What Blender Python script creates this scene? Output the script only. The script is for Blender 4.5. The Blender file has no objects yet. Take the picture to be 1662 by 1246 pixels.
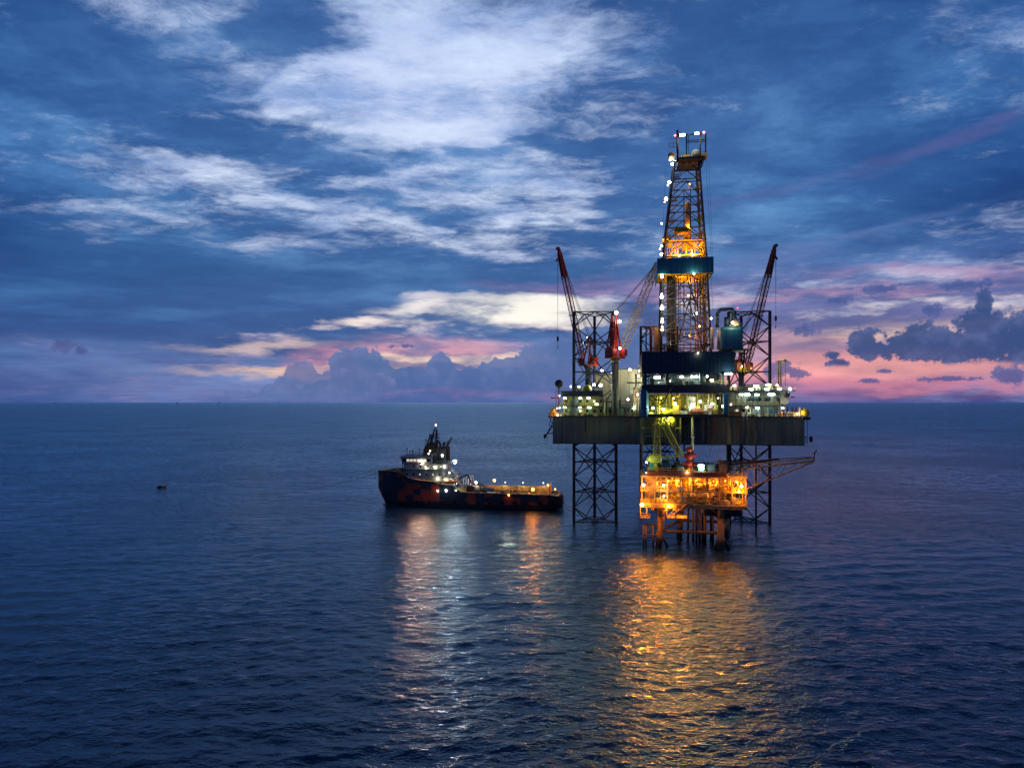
import bpy, math, random
from mathutils import Vector, Matrix
R = math.radians
rnd = random.Random(7)
C = bpy.data.collections.new("rig_scene"); bpy.context.scene.collection.children.link(C)
SC = bpy.context.scene
# ------------------------------------------------------------------ camera
F = 1107.0; CX = 831.0; HY = 652.0; CAMZ = 40.0
cam = bpy.data.cameras.new("camera"); camo = bpy.data.objects.new("camera", cam)
SC.collection.objects.link(camo)
cam.sensor_width = 36.0; cam.lens = 36.0*F/1662.0
cam.shift_y = (HY-623.0)/1662.0
cam.clip_start = 1.0; cam.clip_end = 60000.0
camo.location = (0, 0, CAMZ); camo.rotation_euler = (R(90), 0, 0)
SC.camera = camo
# ------------------------------------------------------------------ exposure
SC.view_settings.view_transform = 'Standard'; SC.view_settings.look = 'None'
SC.view_settings.exposure = 0.0; SC.view_settings.gamma = 1.0
SC.view_settings.use_curve_mapping = False
SC.cycles.max_bounces = 6; SC.cycles.diffuse_bounces = 2; SC.cycles.glossy_bounces = 3
SC.cycles.sample_clamp_indirect = 4.0; SC.cycles.blur_glossy = 0.5
SC.cycles.use_denoising = True; SC.cycles.use_adaptive_sampling = True; SC.cycles.adaptive_threshold = 0.02; SC.cycles.adaptive_min_samples = 16

def lin(c):
    c /= 255.0
    return c/12.92 if c <= 0.04045 else ((c+0.055)/1.055)**2.4
def rgb(r, g, b): return (lin(r), lin(g), lin(b), 1.0)
def AE(px, py):                       # direction of a point of the sky: azimuth, elevation
    az = math.atan((px-CX)/F)
    return az, math.atan((HY-py)/F*math.cos(az))

class NT:
    """small helper round a node tree"""
    def __init__(s, t): s.t = t; s.n = t.nodes; s.l = t.links
    def put(s, sock, v):
        if v is None: return
        if isinstance(v, bpy.types.NodeSocket): s.l.new(v, sock)
        else: sock.default_value = v
    def m(s, op, a, b=None, c=None, clamp=False):
        n = s.n.new('ShaderNodeMath'); n.operation = op; n.use_clamp = clamp
        s.put(n.inputs[0], a); s.put(n.inputs[1], b); s.put(n.inputs[2], c)
        return n.outputs[0]
    def v(s, op, a, b=None):
        n = s.n.new('ShaderNodeVectorMath'); n.operation = op
        s.put(n.inputs[0], a)
        if b is not None:
            if op == 'SCALE': s.put(n.inputs['Scale'], b)
            else: s.put(n.inputs[1], b)
        return n.outputs['Value'] if op in ('LENGTH', 'DOT_PRODUCT') else n.outputs[0]
    def xyz(s, a, b, c):
        n = s.n.new('ShaderNodeCombineXYZ')
        for i, q in enumerate((a, b, c)): s.put(n.inputs[i], q)
        return n.outputs[0]
    def sep(s, a):
        n = s.n.new('ShaderNodeSeparateXYZ'); s.put(n.inputs[0], a); return n.outputs
    def noise(s, vec, scale, detail=4, rough=0.5, lac=2.0, dist=0.0, col=False):
        n = s.n.new('ShaderNodeTexNoise'); s.put(n.inputs['Vector'], vec)
        n.inputs['Scale'].default_value = scale; n.inputs['Detail'].default_value = detail
        n.inputs['Roughness'].default_value = rough; n.inputs['Lacunarity'].default_value = lac
        n.inputs['Distortion'].default_value = dist
        return n.outputs['Color'] if col else n.outputs['Fac']
    def rng(s, x, a, b, c=0.0, d=1.0, kind='SMOOTHSTEP'):
        n = s.n.new('ShaderNodeMapRange'); n.interpolation_type = kind
        s.put(n.inputs[0], x)
        for i, q in enumerate((a, b, c, d)): s.put(n.inputs[i+1], q)
        return n.outputs[0]
    def mix(s, f, a, b, mode='MIX'):
        n = s.n.new('ShaderNodeMix'); n.data_type = 'RGBA'; n.blend_type = mode
        s.put(n.inputs[0], f); s.put(n.inputs[6], a); s.put(n.inputs[7], b)
        return n.outputs[2]
    def ramp(s, x, stops, interp='LINEAR'):
        n = s.n.new('ShaderNodeValToRGB'); s.put(n.inputs[0], x); r = n.color_ramp; r.interpolation = interp
        while len(r.elements) > 1: r.elements.remove(r.elements[-1])
        r.elements[0].position = stops[0][0]; r.elements[0].color = stops[0][1]
        for p, c in stops[1:]:
            e = r.elements.new(p); e.color = c
        return n.outputs[0]
    def blob(s, vec, px, py, rx, ry, rot=0.0, after=None):
        """distance from the middle of an ellipse on the sky, 1 on its edge; after = a value to be worked out first"""
        if after is not None:
            k = s.n.new('ShaderNodeVectorMath'); k.operation = 'MULTIPLY_ADD'
            s.put(k.inputs[0], after); k.inputs[1].default_value = (1e-7, 1e-7, 0); s.put(k.inputs[2], vec); vec = k.outputs[0]
        a, e = AE(px, py); n = s.n.new('ShaderNodeMapping'); n.vector_type = 'TEXTURE'
        s.put(n.inputs[0], vec); n.inputs[1].default_value = (a, e, 0)
        n.inputs[2].default_value = (0, 0, R(rot)); n.inputs[3].default_value = (rx/F, ry/F, 1)
        return s.v('LENGTH', n.outputs[0])

# ------------------------------------------------------------------ dusk sky
world = bpy.data.worlds.new("World"); SC.world = world; world.use_nodes = True; world.cycles.sampling_method = 'NONE'
def build_world():
    N = NT(world.node_tree); N.n.clear()
    out = N.n.new('ShaderNodeOutputWorld')
    tc = N.n.new('ShaderNodeTexCoord'); d = N.v('NORMALIZE', tc.outputs['Generated'])
    x, y, z = N.sep(d)
    az = N.m('ARCTAN2', x, y); el = N.m('ARCSINE', z)
    zc = N.m('MAXIMUM', z, 0.0)
    den = N.m('ADD', zc, 0.10)
    P = N.xyz(N.m('DIVIDE', x, den), N.m('DIVIDE', y, den), 0.0)
    AEv = N.xyz(az, el, 0.0)
    hi = N.rng(el, R(5), R(16))
    # warps: a broad one for the cloud deck, horizontal streaks low down
    w1 = N.v('SUBTRACT', N.noise(P, 1.6, 4, 0.6, col=True), (0.5, 0.5, 0.5))
    ds = N.v('MULTIPLY', d, (1.0, 1.0, 4.0))
    w2 = N.v('SUBTRACT', N.noise(ds, 5.0, 5, 0.6, col=True), (0.5, 0.5, 0.5))
    W = N.v('ADD', AEv, N.v('MULTIPLY', w2, (0.20, 0.075, 0.0)))
    W0 = W
    W = N.v('ADD', W, N.v('MULTIPLY', N.v('MULTIPLY', w1, N.xyz(hi, hi, 0.0)), (0.26, 0.11, 0.0)))
    n1 = N.noise(N.v('MULTIPLY', N.v('ADD', P, N.v('SCALE', w1, 0.5)), (0.85, 1.3, 1.0)), 2.3, 7, 0.70)
    n2 = N.noise(ds, 9.0, 5, 0.6)
    n6 = N.noise(N.v('ADD', N.v('MULTIPLY', P, (0.85, 1.5, 1.0)), (4, 8, 2)), 4.2, 7, 0.68)
    n1 = N.m('ADD', N.m('MULTIPLY', n1, 0.68), N.m('MULTIPLY', n6, 0.34))
    tex = N.m('ADD', N.m('MULTIPLY', n1, hi), N.m('MULTIPLY', n2, N.m('SUBTRACT', 1.0, hi)))
    acc = N.m('MULTIPLY', N.m('SUBTRACT', tex, 0.5), 9.0)
    bias = SKY_BIAS
    for (px, py, rx, ry, rot, amp) in SKY_BIAS:
        L = N.blob(W, px, py, rx, ry, rot, acc)
        acc = N.m('ADD', acc, N.rng(L, 1.25, 0.15, 0.0, amp))
    acc = N.m('ADD', acc, -0.42)
    open_ = N.rng(acc, -1.05, 1.25)
    # --- colours over elevation
    ed = N.m('DIVIDE', el, R(90))
    def deg(p): return max(p, 0)/90.0
    dark = N.ramp(ed, [(deg(0), rgb(82, 104, 164)), (deg(2.5), rgb(74, 104, 165)), (deg(6), rgb(52, 92, 154)),
                       (deg(10), rgb(50, 94, 154)), (deg(16), rgb(62, 106, 168)), (deg(30), rgb(54, 94, 156)),
                       (deg(45), rgb(30, 66, 122)), (deg(90), rgb(22, 50, 96))])
    pale = N.ramp(ed, [(deg(0), rgb(106, 118, 172)), (deg(1.6), rgb(128, 128, 180)), (deg(3.0), rgb(160, 146, 190)),
                       (deg(4.5), rgb(180, 160, 200)), (deg(6.5), rgb(252, 236, 232)), (deg(9), rgb(205, 210, 236)),
                       (deg(14), rgb(200, 215, 243)), (deg(26), rgb(194, 212, 246)), (deg(40), rgb(110, 150, 210)),
                       (deg(90), rgb(40, 80, 140))])
    pale = N.mix(1.0, pale, N.ramp(N.noise(N.v('ADD', N.v('MULTIPLY', P, (1.0, 1.6, 1.0)), (9, 2, 4)), 3.2, 6, 0.66), [(0.32, (0.50, 0.61, 0.80, 1)), (0.5, (0.97, 0.96, 0.98, 1)), (0.66, (1.22, 1.18, 1.10, 1))]), 'MULTIPLY')
    # mauve evening light on the right, deep blue on the left and overhead right
    n3 = N.noise(ds, 3.2, 6, 0.6)
    right = N.rng(az, R(2), R(26))
    low = N.rng(el, R(15), R(5))
    mauve = N.m('MULTIPLY', N.m('MULTIPLY', right, low), N.rng(n3, 0.36, 0.58, 0.45, 1.0))
    dark = N.mix(mauve, dark, N.ramp(ed, [(0, rgb(104, 92, 150)), (deg(1.4), rgb(176, 116, 156)), (deg(2.4), rgb(232, 156, 166)), (deg(3.4), rgb(224, 150, 160)),
                                          (deg(4.4), rgb(165, 132, 172)), (deg(7), rgb(128, 122, 176)), (deg(10), rgb(98, 112, 174)), (deg(15), rgb(70, 104, 168))]))
    # tone differences inside the cloud deck
    n4 = N.noise(N.v('ADD', P, (3.1, 1.7, 0.4)), 1.4, 6, 0.62)
    n5 = N.noise(N.v('MULTIPLY', d, (1.0, 1.0, 6.0)), 3.0, 5, 0.6)
    tone = N.m('ADD', N.m('MULTIPLY', n4, hi), N.m('MULTIPLY', n5, N.m('SUBTRACT', 1.0, hi)))
    dark = N.mix(1.0, dark, N.ramp(tone, [(0.30, (0.50, 0.62, 0.72, 1)), (0.5, (0.98, 0.96, 0.94, 1)), (0.68, (2.5, 1.9, 1.45, 1))]), 'MULTIPLY')
    mot = N.m('MULTIPLY', N.rng(n6, .42, .62), hi)                     # broken mottling on the underside of the deck
    dark = N.mix(N.m('MULTIPLY', mot, .55), dark, N.mix(1.0, dark, (1.75, 1.5, 1.3, 1), 'MULTIPLY'))
    edge = N.m('ABSOLUTE', N.m('SUBTRACT', az, R(-3)))
    fall = N.rng(edge, R(14), R(60), 1.0, 0.36)
    dark = N.v('MULTIPLY', dark, N.xyz(N.m('MULTIPLY', fall, N.rng(edge, R(10), R(45), 1.0, 0.66)), fall, N.rng(edge, R(14), R(70), 1.0, 0.5)))
    col = N.mix(open_, dark, pale)
    # whiter and stronger where the light breaks through low in the middle
    for (px, py, rx, ry, rot, amp, c) in SKY_GLOW:
        L = N.blob(W0, px, py, rx, ry, rot, col)
        g = N.m('MULTIPLY', N.rng(L, 1.35, 0.15, 0.0, 1.0), N.rng(n2, 0.36, 0.56, 0.30, 1.0))
        col = N.mix(N.m('MULTIPLY', g, amp), col, rgb(*c))
    # --- cumulus banks standing along the horizon
    nb = N.noise(d, 34.0, 4, 0.60)
    nc = N.noise(d, 11.0, 3, 0.5); nd = N.noise(d, 120.0, 4, 0.65)
    puff = N.n.new('ShaderNodeTexVoronoi'); puff.feature = 'F1'; puff.inputs['Scale'].default_value = 60.0
    N.put(puff.inputs['Vector'], N.v('ADD', d, N.v('SCALE', N.v('SUBTRACT', N.noise(d, 60, 3, 0.5, col=True), (0.5, 0.5, 0.5)), 0.02)))
    bump = N.m('ADD', N.m('ADD', N.m('MULTIPLY', N.m('SUBTRACT', nb, 0.5), 1.5), N.m('MULTIPLY', N.m('SUBTRACT', nc, 0.5), 0.8)),
               N.m('MULTIPLY', N.m('SUBTRACT', 0.45, puff.outputs['Distance']), 0.55))
    fine = N.m('ADD', N.m('MULTIPLY', N.m('SUBTRACT', nd, 0.5), 2.4), N.m('MULTIPLY', bump, 0.6))
    for bank in CUMULUS:
        m = None
        for (px, py, rx, ry) in bank['blobs']:
            q = N.m('SUBTRACT', 1.0, N.blob(AEv, px, py, rx, ry, 0, m if m is not None else col))
            m = q if m is None else N.m('MAXIMUM', m, q)
        f = N.m('ADD', m, N.m('ADD', N.m('MULTIPLY', bump, bank['rough']), N.m('MULTIPLY', fine, bank.get('fine', 0.12))))
        a = N.rng(f, 0.0, bank['soft'])
        if 'base' in bank:       # flat cloud base
            e0 = AE(CX, bank['base'])[1]
            a = N.m('MULTIPLY', a, N.rng(N.m('ADD', el, N.m('MULTIPLY', N.m('SUBTRACT', nb, 0.5), 0.010)), e0-0.002, e0+0.005))
        if 'fade' in bank:       # bank sinks into the haze
            e0 = AE(CX, bank['fade'][0])[1]; e1 = AE(CX, bank['fade'][1])[1]
            a = N.m('MULTIPLY', a, N.rng(el, e0, e1, bank['fade'][2], 1.0))
        shade = N.rng(N.m('ADD', bump, N.m('MULTIPLY', f, -0.5)), -0.45, 0.3)
        col = N.mix(N.m('MULTIPLY', a, bank['amp']), col, N.mix(shade, rgb(*bank['c0']), rgb(*bank['c1'])))
    # the unlit sky behind the viewer and below the horizon
    back = N.rng(y, 0.35, -0.5)
    col = N.mix(back, col, N.mix(N.rng(el, 0, R(60)), rgb(44, 70, 120), rgb(22, 48, 92)))
    bg = N.n.new('ShaderNodeBackground'); N.put(bg.inputs[0], col); bg.inputs[1].default_value = 1.0
    # physical twilight sky (sun under the horizon) adds the clear-air glow
    sk = N.n.new('ShaderNodeTexSky'); sk.sky_type = 'NISHITA'; sk.sun_disc = False
    sk.sun_elevation = R(-3.0); sk.sun_rotation = R(0); sk.altitude = 40
    bg2 = N.n.new('ShaderNodeBackground'); N.put(bg2.inputs[0], sk.outputs[0]); bg2.inputs[1].default_value = 0.05
    ad = N.n.new('ShaderNodeAddShader'); N.l.new(bg.outputs[0], ad.inputs[0]); N.l.new(bg2.outputs[0], ad.inputs[1])
    N.l.new(ad.outputs[0], out.inputs[0])
#        px    py   rx   ry  rot  amp
SKY_BIAS = [
    (690, 120, 230, 95, -8, 1.35), (650, 185, 230, 50, 0, 0.95), (900, 40, 170, 60, -20, 0.7), (870, 150, 140, 90, -15, 0.5), (760, 60, 180, 60, 0, 0.5),
    (280, 15, 80, 30, 0, 0.45), (130, 215, 90, 18, 0, 0.4), (320, 265, 200, 16, -10, 0.35), (480, 305, 240, 18, -10, 0.5), (650, 372, 190, 16, -8, 0.85), (830, 400, 70, 38, 0, 1.2),
    (800, 330, 240, 30, 4, 0.35), (930, 300, 140, 60, 0, 0.25),
    (490, 45, 85, 40, 0, -1.3), (200, 110, 260, 70, 0, -0.6), (420, 215, 150, 20, 5, -0.8), (500, 245, 450, 16, 4, -0.7), (780, 232, 200, 10, 0, -0.6), (400, 350, 90, 14, 0, -0.5),
    (690, 350, 90, 14, 0, -0.7), (350, 455, 850, 62, 2, -1.9), (0, 300, 180, 300, 0, -0.6),
    (1300, 120, 330, 220, 0, -0.95), (1400, 330, 380, 120, 0, -0.5), (1010, 240, 120, 120, 0, -0.3),
    (150, 520, 420, 110, 0, -1.3), (1350, 220, 420, 300, 0, -0.5), (1150, 520, 300, 60, 0, -0.5), (100, 120, 200, 120, 0, -0.4), (130, 30, 120, 60, 0, -0.3),
    (600, 605, 900, 30, 0, -0.35), (830, 550, 400, 10, 0, -0.6),
]
#  px py rx ry rot amount colour
SKY_GLOW = [
    (690, 498, 110, 12, 3, 0.85, (250, 240, 238)), (850, 512, 150, 24, 1, 1.0, (255, 250, 240)), (830, 514, 110, 15, 1, 0.9, (255, 250, 240)), (575, 520, 52, 7, 0, 0.9, (250, 232, 226)), (900, 498, 80, 14, 0, 1.0, (255, 248, 240)), (700, 484, 60, 6, 0, 0.7, (240, 230, 235)),
    (430, 566, 150, 9, 2, 0.6, (235, 205, 195)), (470, 599, 190, 8, 0, 0.85, (245, 205, 180)), (530, 588, 60, 22, 0, 0.6, (240, 160, 172)), (700, 572, 160, 24, 0, 0.65, (236, 165, 176)), (740, 588, 160, 9, 0, 0.9, (255, 225, 200)),
    (720, 640, 130, 9, 0, 0.45, (205, 120, 165)), (960, 640, 230, 9, 0, 0.4, (190, 120, 160)),
    (150, 600, 260, 40, 0, 0.22, (112, 122, 176)), (1000, 470, 200, 14, 0, 0.35, (205, 150, 190)), (1100, 600, 260, 40, 0, 0.35, (220, 160, 175)),
    (1380, 598, 340, 24, 0, 0.8, (240, 160, 158)), (1480, 622, 260, 8, 0, 0.5, (225, 130, 150)), (1480, 530, 160, 12, 5, 0.75, (255, 214, 186)), (1300, 555, 220, 12, 0, 0.45, (220, 165, 170)),
    (1380, 475, 340, 6, -3, 0.6, (190, 145, 180)), (1560, 445, 170, 10, -6, 0.5, (188, 140, 175)), (1300, 298, 330, 9, 8, 0.12, (140, 112, 168)), (1560, 232, 160, 10, 13, 0.14, (130, 105, 162)), (1350, 395, 240, 9, 8, 0.3, (115, 130, 186)),
]
CUMULUS = [
    dict(blobs=[(590, 618, 58, 52), (566, 597, 32, 30), (650, 630, 90, 38), (716, 602, 24, 28), (760, 622, 60, 28), (830, 620, 90, 38), (900, 612, 105, 50), (985, 588, 120, 58), (940, 592, 76, 44), (1080, 612, 70, 50), (700, 655, 330, 48)],
         rough=0.42, soft=0.07, amp=0.93, c0=(68, 104, 162), c1=(92, 118, 174), fade=(655, 615, 0.25)),
    dict(blobs=[(488, 612, 30, 26), (505, 622, 60, 20), (560, 628, 90, 30)], rough=0.35, soft=0.08, amp=0.85, c0=(84, 108, 162), c1=(112, 126, 178), fade=(650, 618, 0.2)),
    dict(blobs=[(1405, 560, 34, 27), (1446, 564, 50, 26), (1484, 553, 38, 33), (1520, 562, 62, 28), (1588, 524, 36, 26), (1598, 494, 14, 30), (1572, 566, 84, 24), (1655, 552, 62, 40), (1362, 590, 20, 11), (1352, 576, 13, 9)],
         rough=0.62, fine=0.48, soft=0.30, amp=0.96, c0=(44, 74, 130), c1=(84, 102, 156), base=602),
    dict(blobs=[(1304, 537, 26, 11), (1268, 600, 30, 16), (1292, 607, 22, 9), (1512, 503, 16, 12), (1430, 468, 34, 8), (1565, 463, 42, 9), (1362, 487, 22, 7), (1408, 618, 22, 5), (1540, 615, 60, 5), (1440, 602, 16, 4), (104, 560, 18, 12), (132, 568, 10, 8), (655, 562, 26, 6), (1640, 610, 30, 16)],
         rough=0.5, fine=0.75, soft=0.55, amp=0.85, c0=(62, 84, 146), c1=(92, 104, 164)),
]
build_world()

# ------------------------------------------------------------------ tagging
def tag(o, label=None, cat=None, group=None, kind=None):
    if label: o['label'] = label
    if cat: o['category'] = cat
    if group: o['group'] = group
    if kind: o['kind'] = kind
    return o

# ------------------------------------------------------------------ sea
import numpy as np
def water_mat():
    m = bpy.data.materials.new("sea_water"); m.use_nodes = True
    N = NT(m.node_tree); b = m.node_tree.nodes['Principled BSDF']
    g = N.n.new('ShaderNodeNewGeometry'); p = g.outputs['Position']
    pr = N.n.new('ShaderNodeMapping'); N.put(pr.inputs[0], p); pr.inputs[2].default_value = (0, 0, R(9)); pr.inputs[3].default_value = (0.6, 1.0, 0.0)
    q = pr.outputs[0]
    dist = N.v('LENGTH', N.v('MULTIPLY', p, (1, 1, 0)))
    far = N.rng(dist, 140.0, 420.0)                                   # beyond here the sheet is too coarse to carry the swell itself
    gust = N.rng(N.noise(p, 0.010, 4, 0.6), .36, .64, .45, 1.3)        # wind patches
    n1 = N.noise(q, 0.055, 3, 0.5)
    n2 = N.noise(q, 0.17, 3, 0.55)
    n3 = N.noise(N.v('ADD', q, (17, 5, 3)), 0.55, 4, 0.62)
    h = N.m('MULTIPLY', far, N.m('ADD', N.m('MULTIPLY', n1, 2.4), N.m('MULTIPLY', n2, 2.4)))
    h = N.m('ADD', h, N.m('MULTIPLY', N.m('MULTIPLY', n3, gust), 0.80))
    bp = N.n.new('ShaderNodeBump'); N.put(bp.inputs['Height'], h); bp.inputs['Strength'].default_value = 1.0; bp.inputs['Distance'].default_value = 1.0
    N.l.new(bp.outputs[0], b.inputs['Normal'])
    patch = N.noise(p, 0.012, 4, 0.6)
    # reflecting surface over a dim blue body; the gloss colour tints reflected light bluer
    body = N.n.new('ShaderNodeBsdfDiffuse'); N.put(body.inputs[0], N.mix(patch, (0.0002, 0.012, 0.045, 1), (0.0003, 0.017, 0.06, 1)))
    gl = N.n.new('ShaderNodeBsdfGlossy'); gl.inputs[0].default_value = (0.63, 0.87, 1.0, 1)
    N.put(gl.inputs['Roughness'], N.rng(dist, 120.0, 1200.0, 0.16, 0.34, 'LINEAR')); N.l.new(bp.outputs[0], gl.inputs['Normal']); N.l.new(bp.outputs[0], body.inputs['Normal'])
    fr = N.n.new('ShaderNodeFresnel'); fr.inputs[0].default_value = 1.46; N.l.new(bp.outputs[0], fr.inputs['Normal'])
    mx = N.n.new('ShaderNodeMixShader'); N.l.new(fr.outputs[0], mx.inputs[0]); N.l.new(body.outputs[0], mx.inputs[1]); N.l.new(gl.outputs[0], mx.inputs[2])
    N.l.new(mx.outputs[0], m.node_tree.nodes['Material Output'].inputs[0])
    return m
def build_water():
    # one graded sheet: fine near the viewer, where it carries the swell as real relief, coarse towards the horizon
    D = [45.0]
    while D[-1] < 900: D.append(D[-1]+max(.22, D[-1]**2/23000.0))
    ys = np.array([-600., -150., 0., 25.]+D+[1100., 1500., 2200., 3500., 6000., 11000., 22000., 45000.])
    us = np.concatenate([[-30, -6, -2.4, -1.5], np.linspace(-1.02, 1.02, 760), [1.5, 2.4, 6, 30]])
    Y, U = np.meshgrid(ys, us, indexing='ij'); Xg = (np.maximum(Y, 0)+40)*U
    cell = np.gradient(ys)[:, None]*np.ones_like(U); cellx = (np.maximum(Y, 0)+40)*(2.04/760)
    rg = np.random.RandomState(11); Zg = np.zeros_like(Y); DX = np.zeros_like(Y); DY = np.zeros_like(Y)
    for k in range(84):
        lam = 1.3*(7.2**(k/83.0)); kk = 2*math.pi/lam
        th = R(97)+rg.normal(0, .48 if lam < 7 else .28); a = .0038*lam**.80
        ph = rg.uniform(0, 2*math.pi); kx, ky = kk*math.cos(th), kk*math.sin(th)
        fade = np.clip((lam/np.maximum(cell*abs(math.sin(th))+1e-3, cellx*abs(math.cos(th))+1e-3)-2.2)/2.5, 0, 1)
        ar = kx*Xg+ky*Y+ph; Zg += a*fade*np.cos(ar); DX -= .8*a*fade*math.cos(th)*np.sin(ar); DY -= .8*a*fade*math.sin(th)*np.sin(ar)
    Xg = Xg+DX; Yg = Y+DY
    n, mcols = Y.shape
    co = np.stack([Xg, Yg, Zg], -1).reshape(-1, 3).astype(np.float32)
    idx = np.arange(n*mcols).reshape(n, mcols)
    q = np.stack([idx[:-1, :-1], idx[:-1, 1:], idx[1:, 1:], idx[1:, :-1]], -1).reshape(-1, 4)
    me = bpy.data.meshes.new("water"); me.vertices.add(len(co)); me.vertices.foreach_set('co', co.ravel())
    me.loops.add(q.size); me.loops.foreach_set('vertex_index', q.ravel().astype(np.int32))
    me.polygons.add(len(q)); me.polygons.foreach_set('loop_start', (np.arange(len(q))*4).astype(np.int32))
    me.polygons.foreach_set('use_smooth', np.ones(len(q), bool)); me.update(calc_edges=True)
    me.materials.append(water_mat())
    o = bpy.data.objects.new("water", me); C.objects.link(o); tag(o, "dark blue open sea rippling out to the horizon", "sea", kind='structure')
build_water()
# ------------------------------------------------------------------ building helpers
def P(px, py, D): return Vector(((px-CX)/F*D, D, CAMZ-(py-HY)/F*D))
def X(px, D): return (px-CX)/F*D
def Z(py, D): return CAMZ-(py-HY)/F*D
OFF = {}
LOCAL = set()
XF = [None]                               # turn applied to what is being built: (pivot x, pivot y, angle)
def xf(v):
    v = Vector(v)
    if XF[0] is None: return v
    px, py, a = XF[0]; c, s = math.cos(a), math.sin(a); dx, dy = v.x-px, v.y-py
    return Vector((px+dx*c-dy*s, py+dx*s+dy*c, v.z))
class MB:
    """collects boxes, tubes and sheets; build() links them as ONE mesh object"""
    def __init__(s): s.v = []; s.f = []; s.mi = []; s.sm = []; s.k = 0
    def add(s, vs, fs, smooth=False):
        b = len(s.v); s.v += [tuple(q) for q in vs]
        for f in fs: s.f.append(tuple(b+i for i in f)); s.mi.append(s.k); s.sm.append(smooth)
        return s
    def mat(s, k): s.k = k; return s
    def box(s, x0, x1, y0, y1, z0, z1, b=0.0):
        if x0 > x1: x0, x1 = x1, x0
        if y0 > y1: y0, y1 = y1, y0
        if z0 > z1: z0, z1 = z1, z0
        b = min(b, (x1-x0)*.3, (y1-y0)*.3, (z1-z0)*.3)
        if b <= 0:
            vs = [(x, y, z) for z in (z0, z1) for y in (y0, y1) for x in (x0, x1)]
            return s.add(vs, [(0, 2, 3, 1), (4, 5, 7, 6), (0, 1, 5, 4), (2, 6, 7, 3), (0, 4, 6, 2), (1, 3, 7, 5)])
        # octagonal plan with cut vertical edges and a chamfered top
        def ring(i, z): return [(x0+b+i, y0+i, z), (x1-b-i, y0+i, z), (x1-i, y0+b+i, z), (x1-i, y1-b-i, z), (x1-b-i, y1-i, z), (x0+b+i, y1-i, z), (x0+i, y1-b-i, z), (x0+i, y0+b+i, z)]
        vs = ring(0, z0)+ring(0, z1-b)+ring(b*.6, z1); fs = [tuple(range(7, -1, -1)), tuple(range(16, 24))]
        for r in (0, 8):
            for i in range(8): j = (i+1) % 8; fs.append((r+i, r+j, r+8+j, r+8+i))
        return s.add(vs, fs)
    def bar(s, p, q, w, h=None):
        """square-section bar"""
        return s.tube(p, q, w*.707, n=4, h=h)
    def tube(s, p, q, r, n=6, r1=None, cap=True, h=None):
        p = Vector(p); q = Vector(q); d = q-p
        if d.length < 1e-6: return s
        d.normalize(); r1 = r if r1 is None else r1
        up = Vector((0, 0, 1)) if abs(d.z) < .95 else Vector((0, 1, 0))
        a = d.cross(up).normalized(); c = a.cross(d)
        vs = []; ph = math.pi/4 if n == 4 else 0
        for o, rr in ((p, r), (q, r1)):
            for i in range(n):
                t = 2*math.pi*i/n+ph; vs.append(o+(a*math.cos(t)+c*math.sin(t)*(h or 1))*rr)
        fs = [(i, (i+1) % n, n+(i+1) % n, n+i) for i in range(n)]
        if cap: fs += [tuple(range(n-1, -1, -1)), tuple(range(n, 2*n))]
        return s.add(vs, fs, n > 6)
    def path(s, pts, r, n=6):
        for a, b in zip(pts, pts[1:]): s.tube(a, b, r, n)
        return s
    def sag(s, p, q, drop, r, k=10, n=5):
        p = Vector(p); q = Vector(q)
        return s.path([p.lerp(q, i/k)+Vector((0, 0, -drop*4*(i/k)*(1-i/k))) for i in range(k+1)], r, n)
    def lathe(s, c, prof, n=16, axis='z'):
        """prof = (radius, height) pairs about an axis through c"""
        c = Vector(c); vs = []
        for r, h in prof:
            for i in range(n):
                t = 2*math.pi*i/n; u, w = r*math.cos(t), r*math.sin(t)
                vs.append(c+(Vector((u, w, h)) if axis == 'z' else Vector((h, u, w)) if axis == 'x' else Vector((u, h, w))))
        m = len(prof); fs = [(j*n+i, j*n+(i+1) % n, (j+1)*n+(i+1) % n, (j+1)*n+i) for j in range(m-1) for i in range(n)]
        fs += [tuple(range(n-1, -1, -1)), tuple((m-1)*n+i for i in range(n))]
        return s.add(vs, fs, True)
    def ball(s, c, r, n=14, sz=1.0):
        k = n//2
        return s.lathe(c, [(max(r*math.sin(math.pi*i/k), 1e-3), -r*sz*math.cos(math.pi*i/k)) for i in range(k+1)], n)
    def vessel(s, c, r, L, axis='x', n=14):
        """round-ended pressure vessel"""
        pr = [(r*math.sin(a), -L/2+r*.6*(1-math.cos(a))-r*.0) for a in (0.02, .5, 1.0, 1.57)]
        pr += [(b, -h) for b, h in reversed(pr)]
        return s.lathe(c, pr, n, axis)
    def rail(s, pts, h=1.1, r=.045, step=1.8, rows=(0.5, 1.0)):
        """hand rail with posts"""
        pts = [Vector(p) for p in pts]
        for a, b in zip(pts, pts[1:]):
            L = (b-a).length; k = max(1, int(L/step))
            for i in range(k+1): p = a.lerp(b, i/k); s.tube(p, p+Vector((0, 0, h)), r, 4)
            for t in rows: s.tube(a+Vector((0, 0, h*t)), b+Vector((0, 0, h*t)), r, 4)
        return s
    def stairs(s, p, q, w=1.0, wdir=(0, 1, 0)):
        p = Vector(p); q = Vector(q); wd = Vector(wdir)*w
        for o in (Vector((0, 0, 0)), wd):
            s.bar(p+o, q+o, .25); s.tube(p+o+Vector((0, 0, 1)), q+o+Vector((0, 0, 1)), .05, 4)
        k = max(2, int(abs(q.z-p.z)/.25))
        for i in range(k): t = p.lerp(q, (i+.5)/k); s.tube(t, t+wd, .08, 4)
        return s
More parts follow.
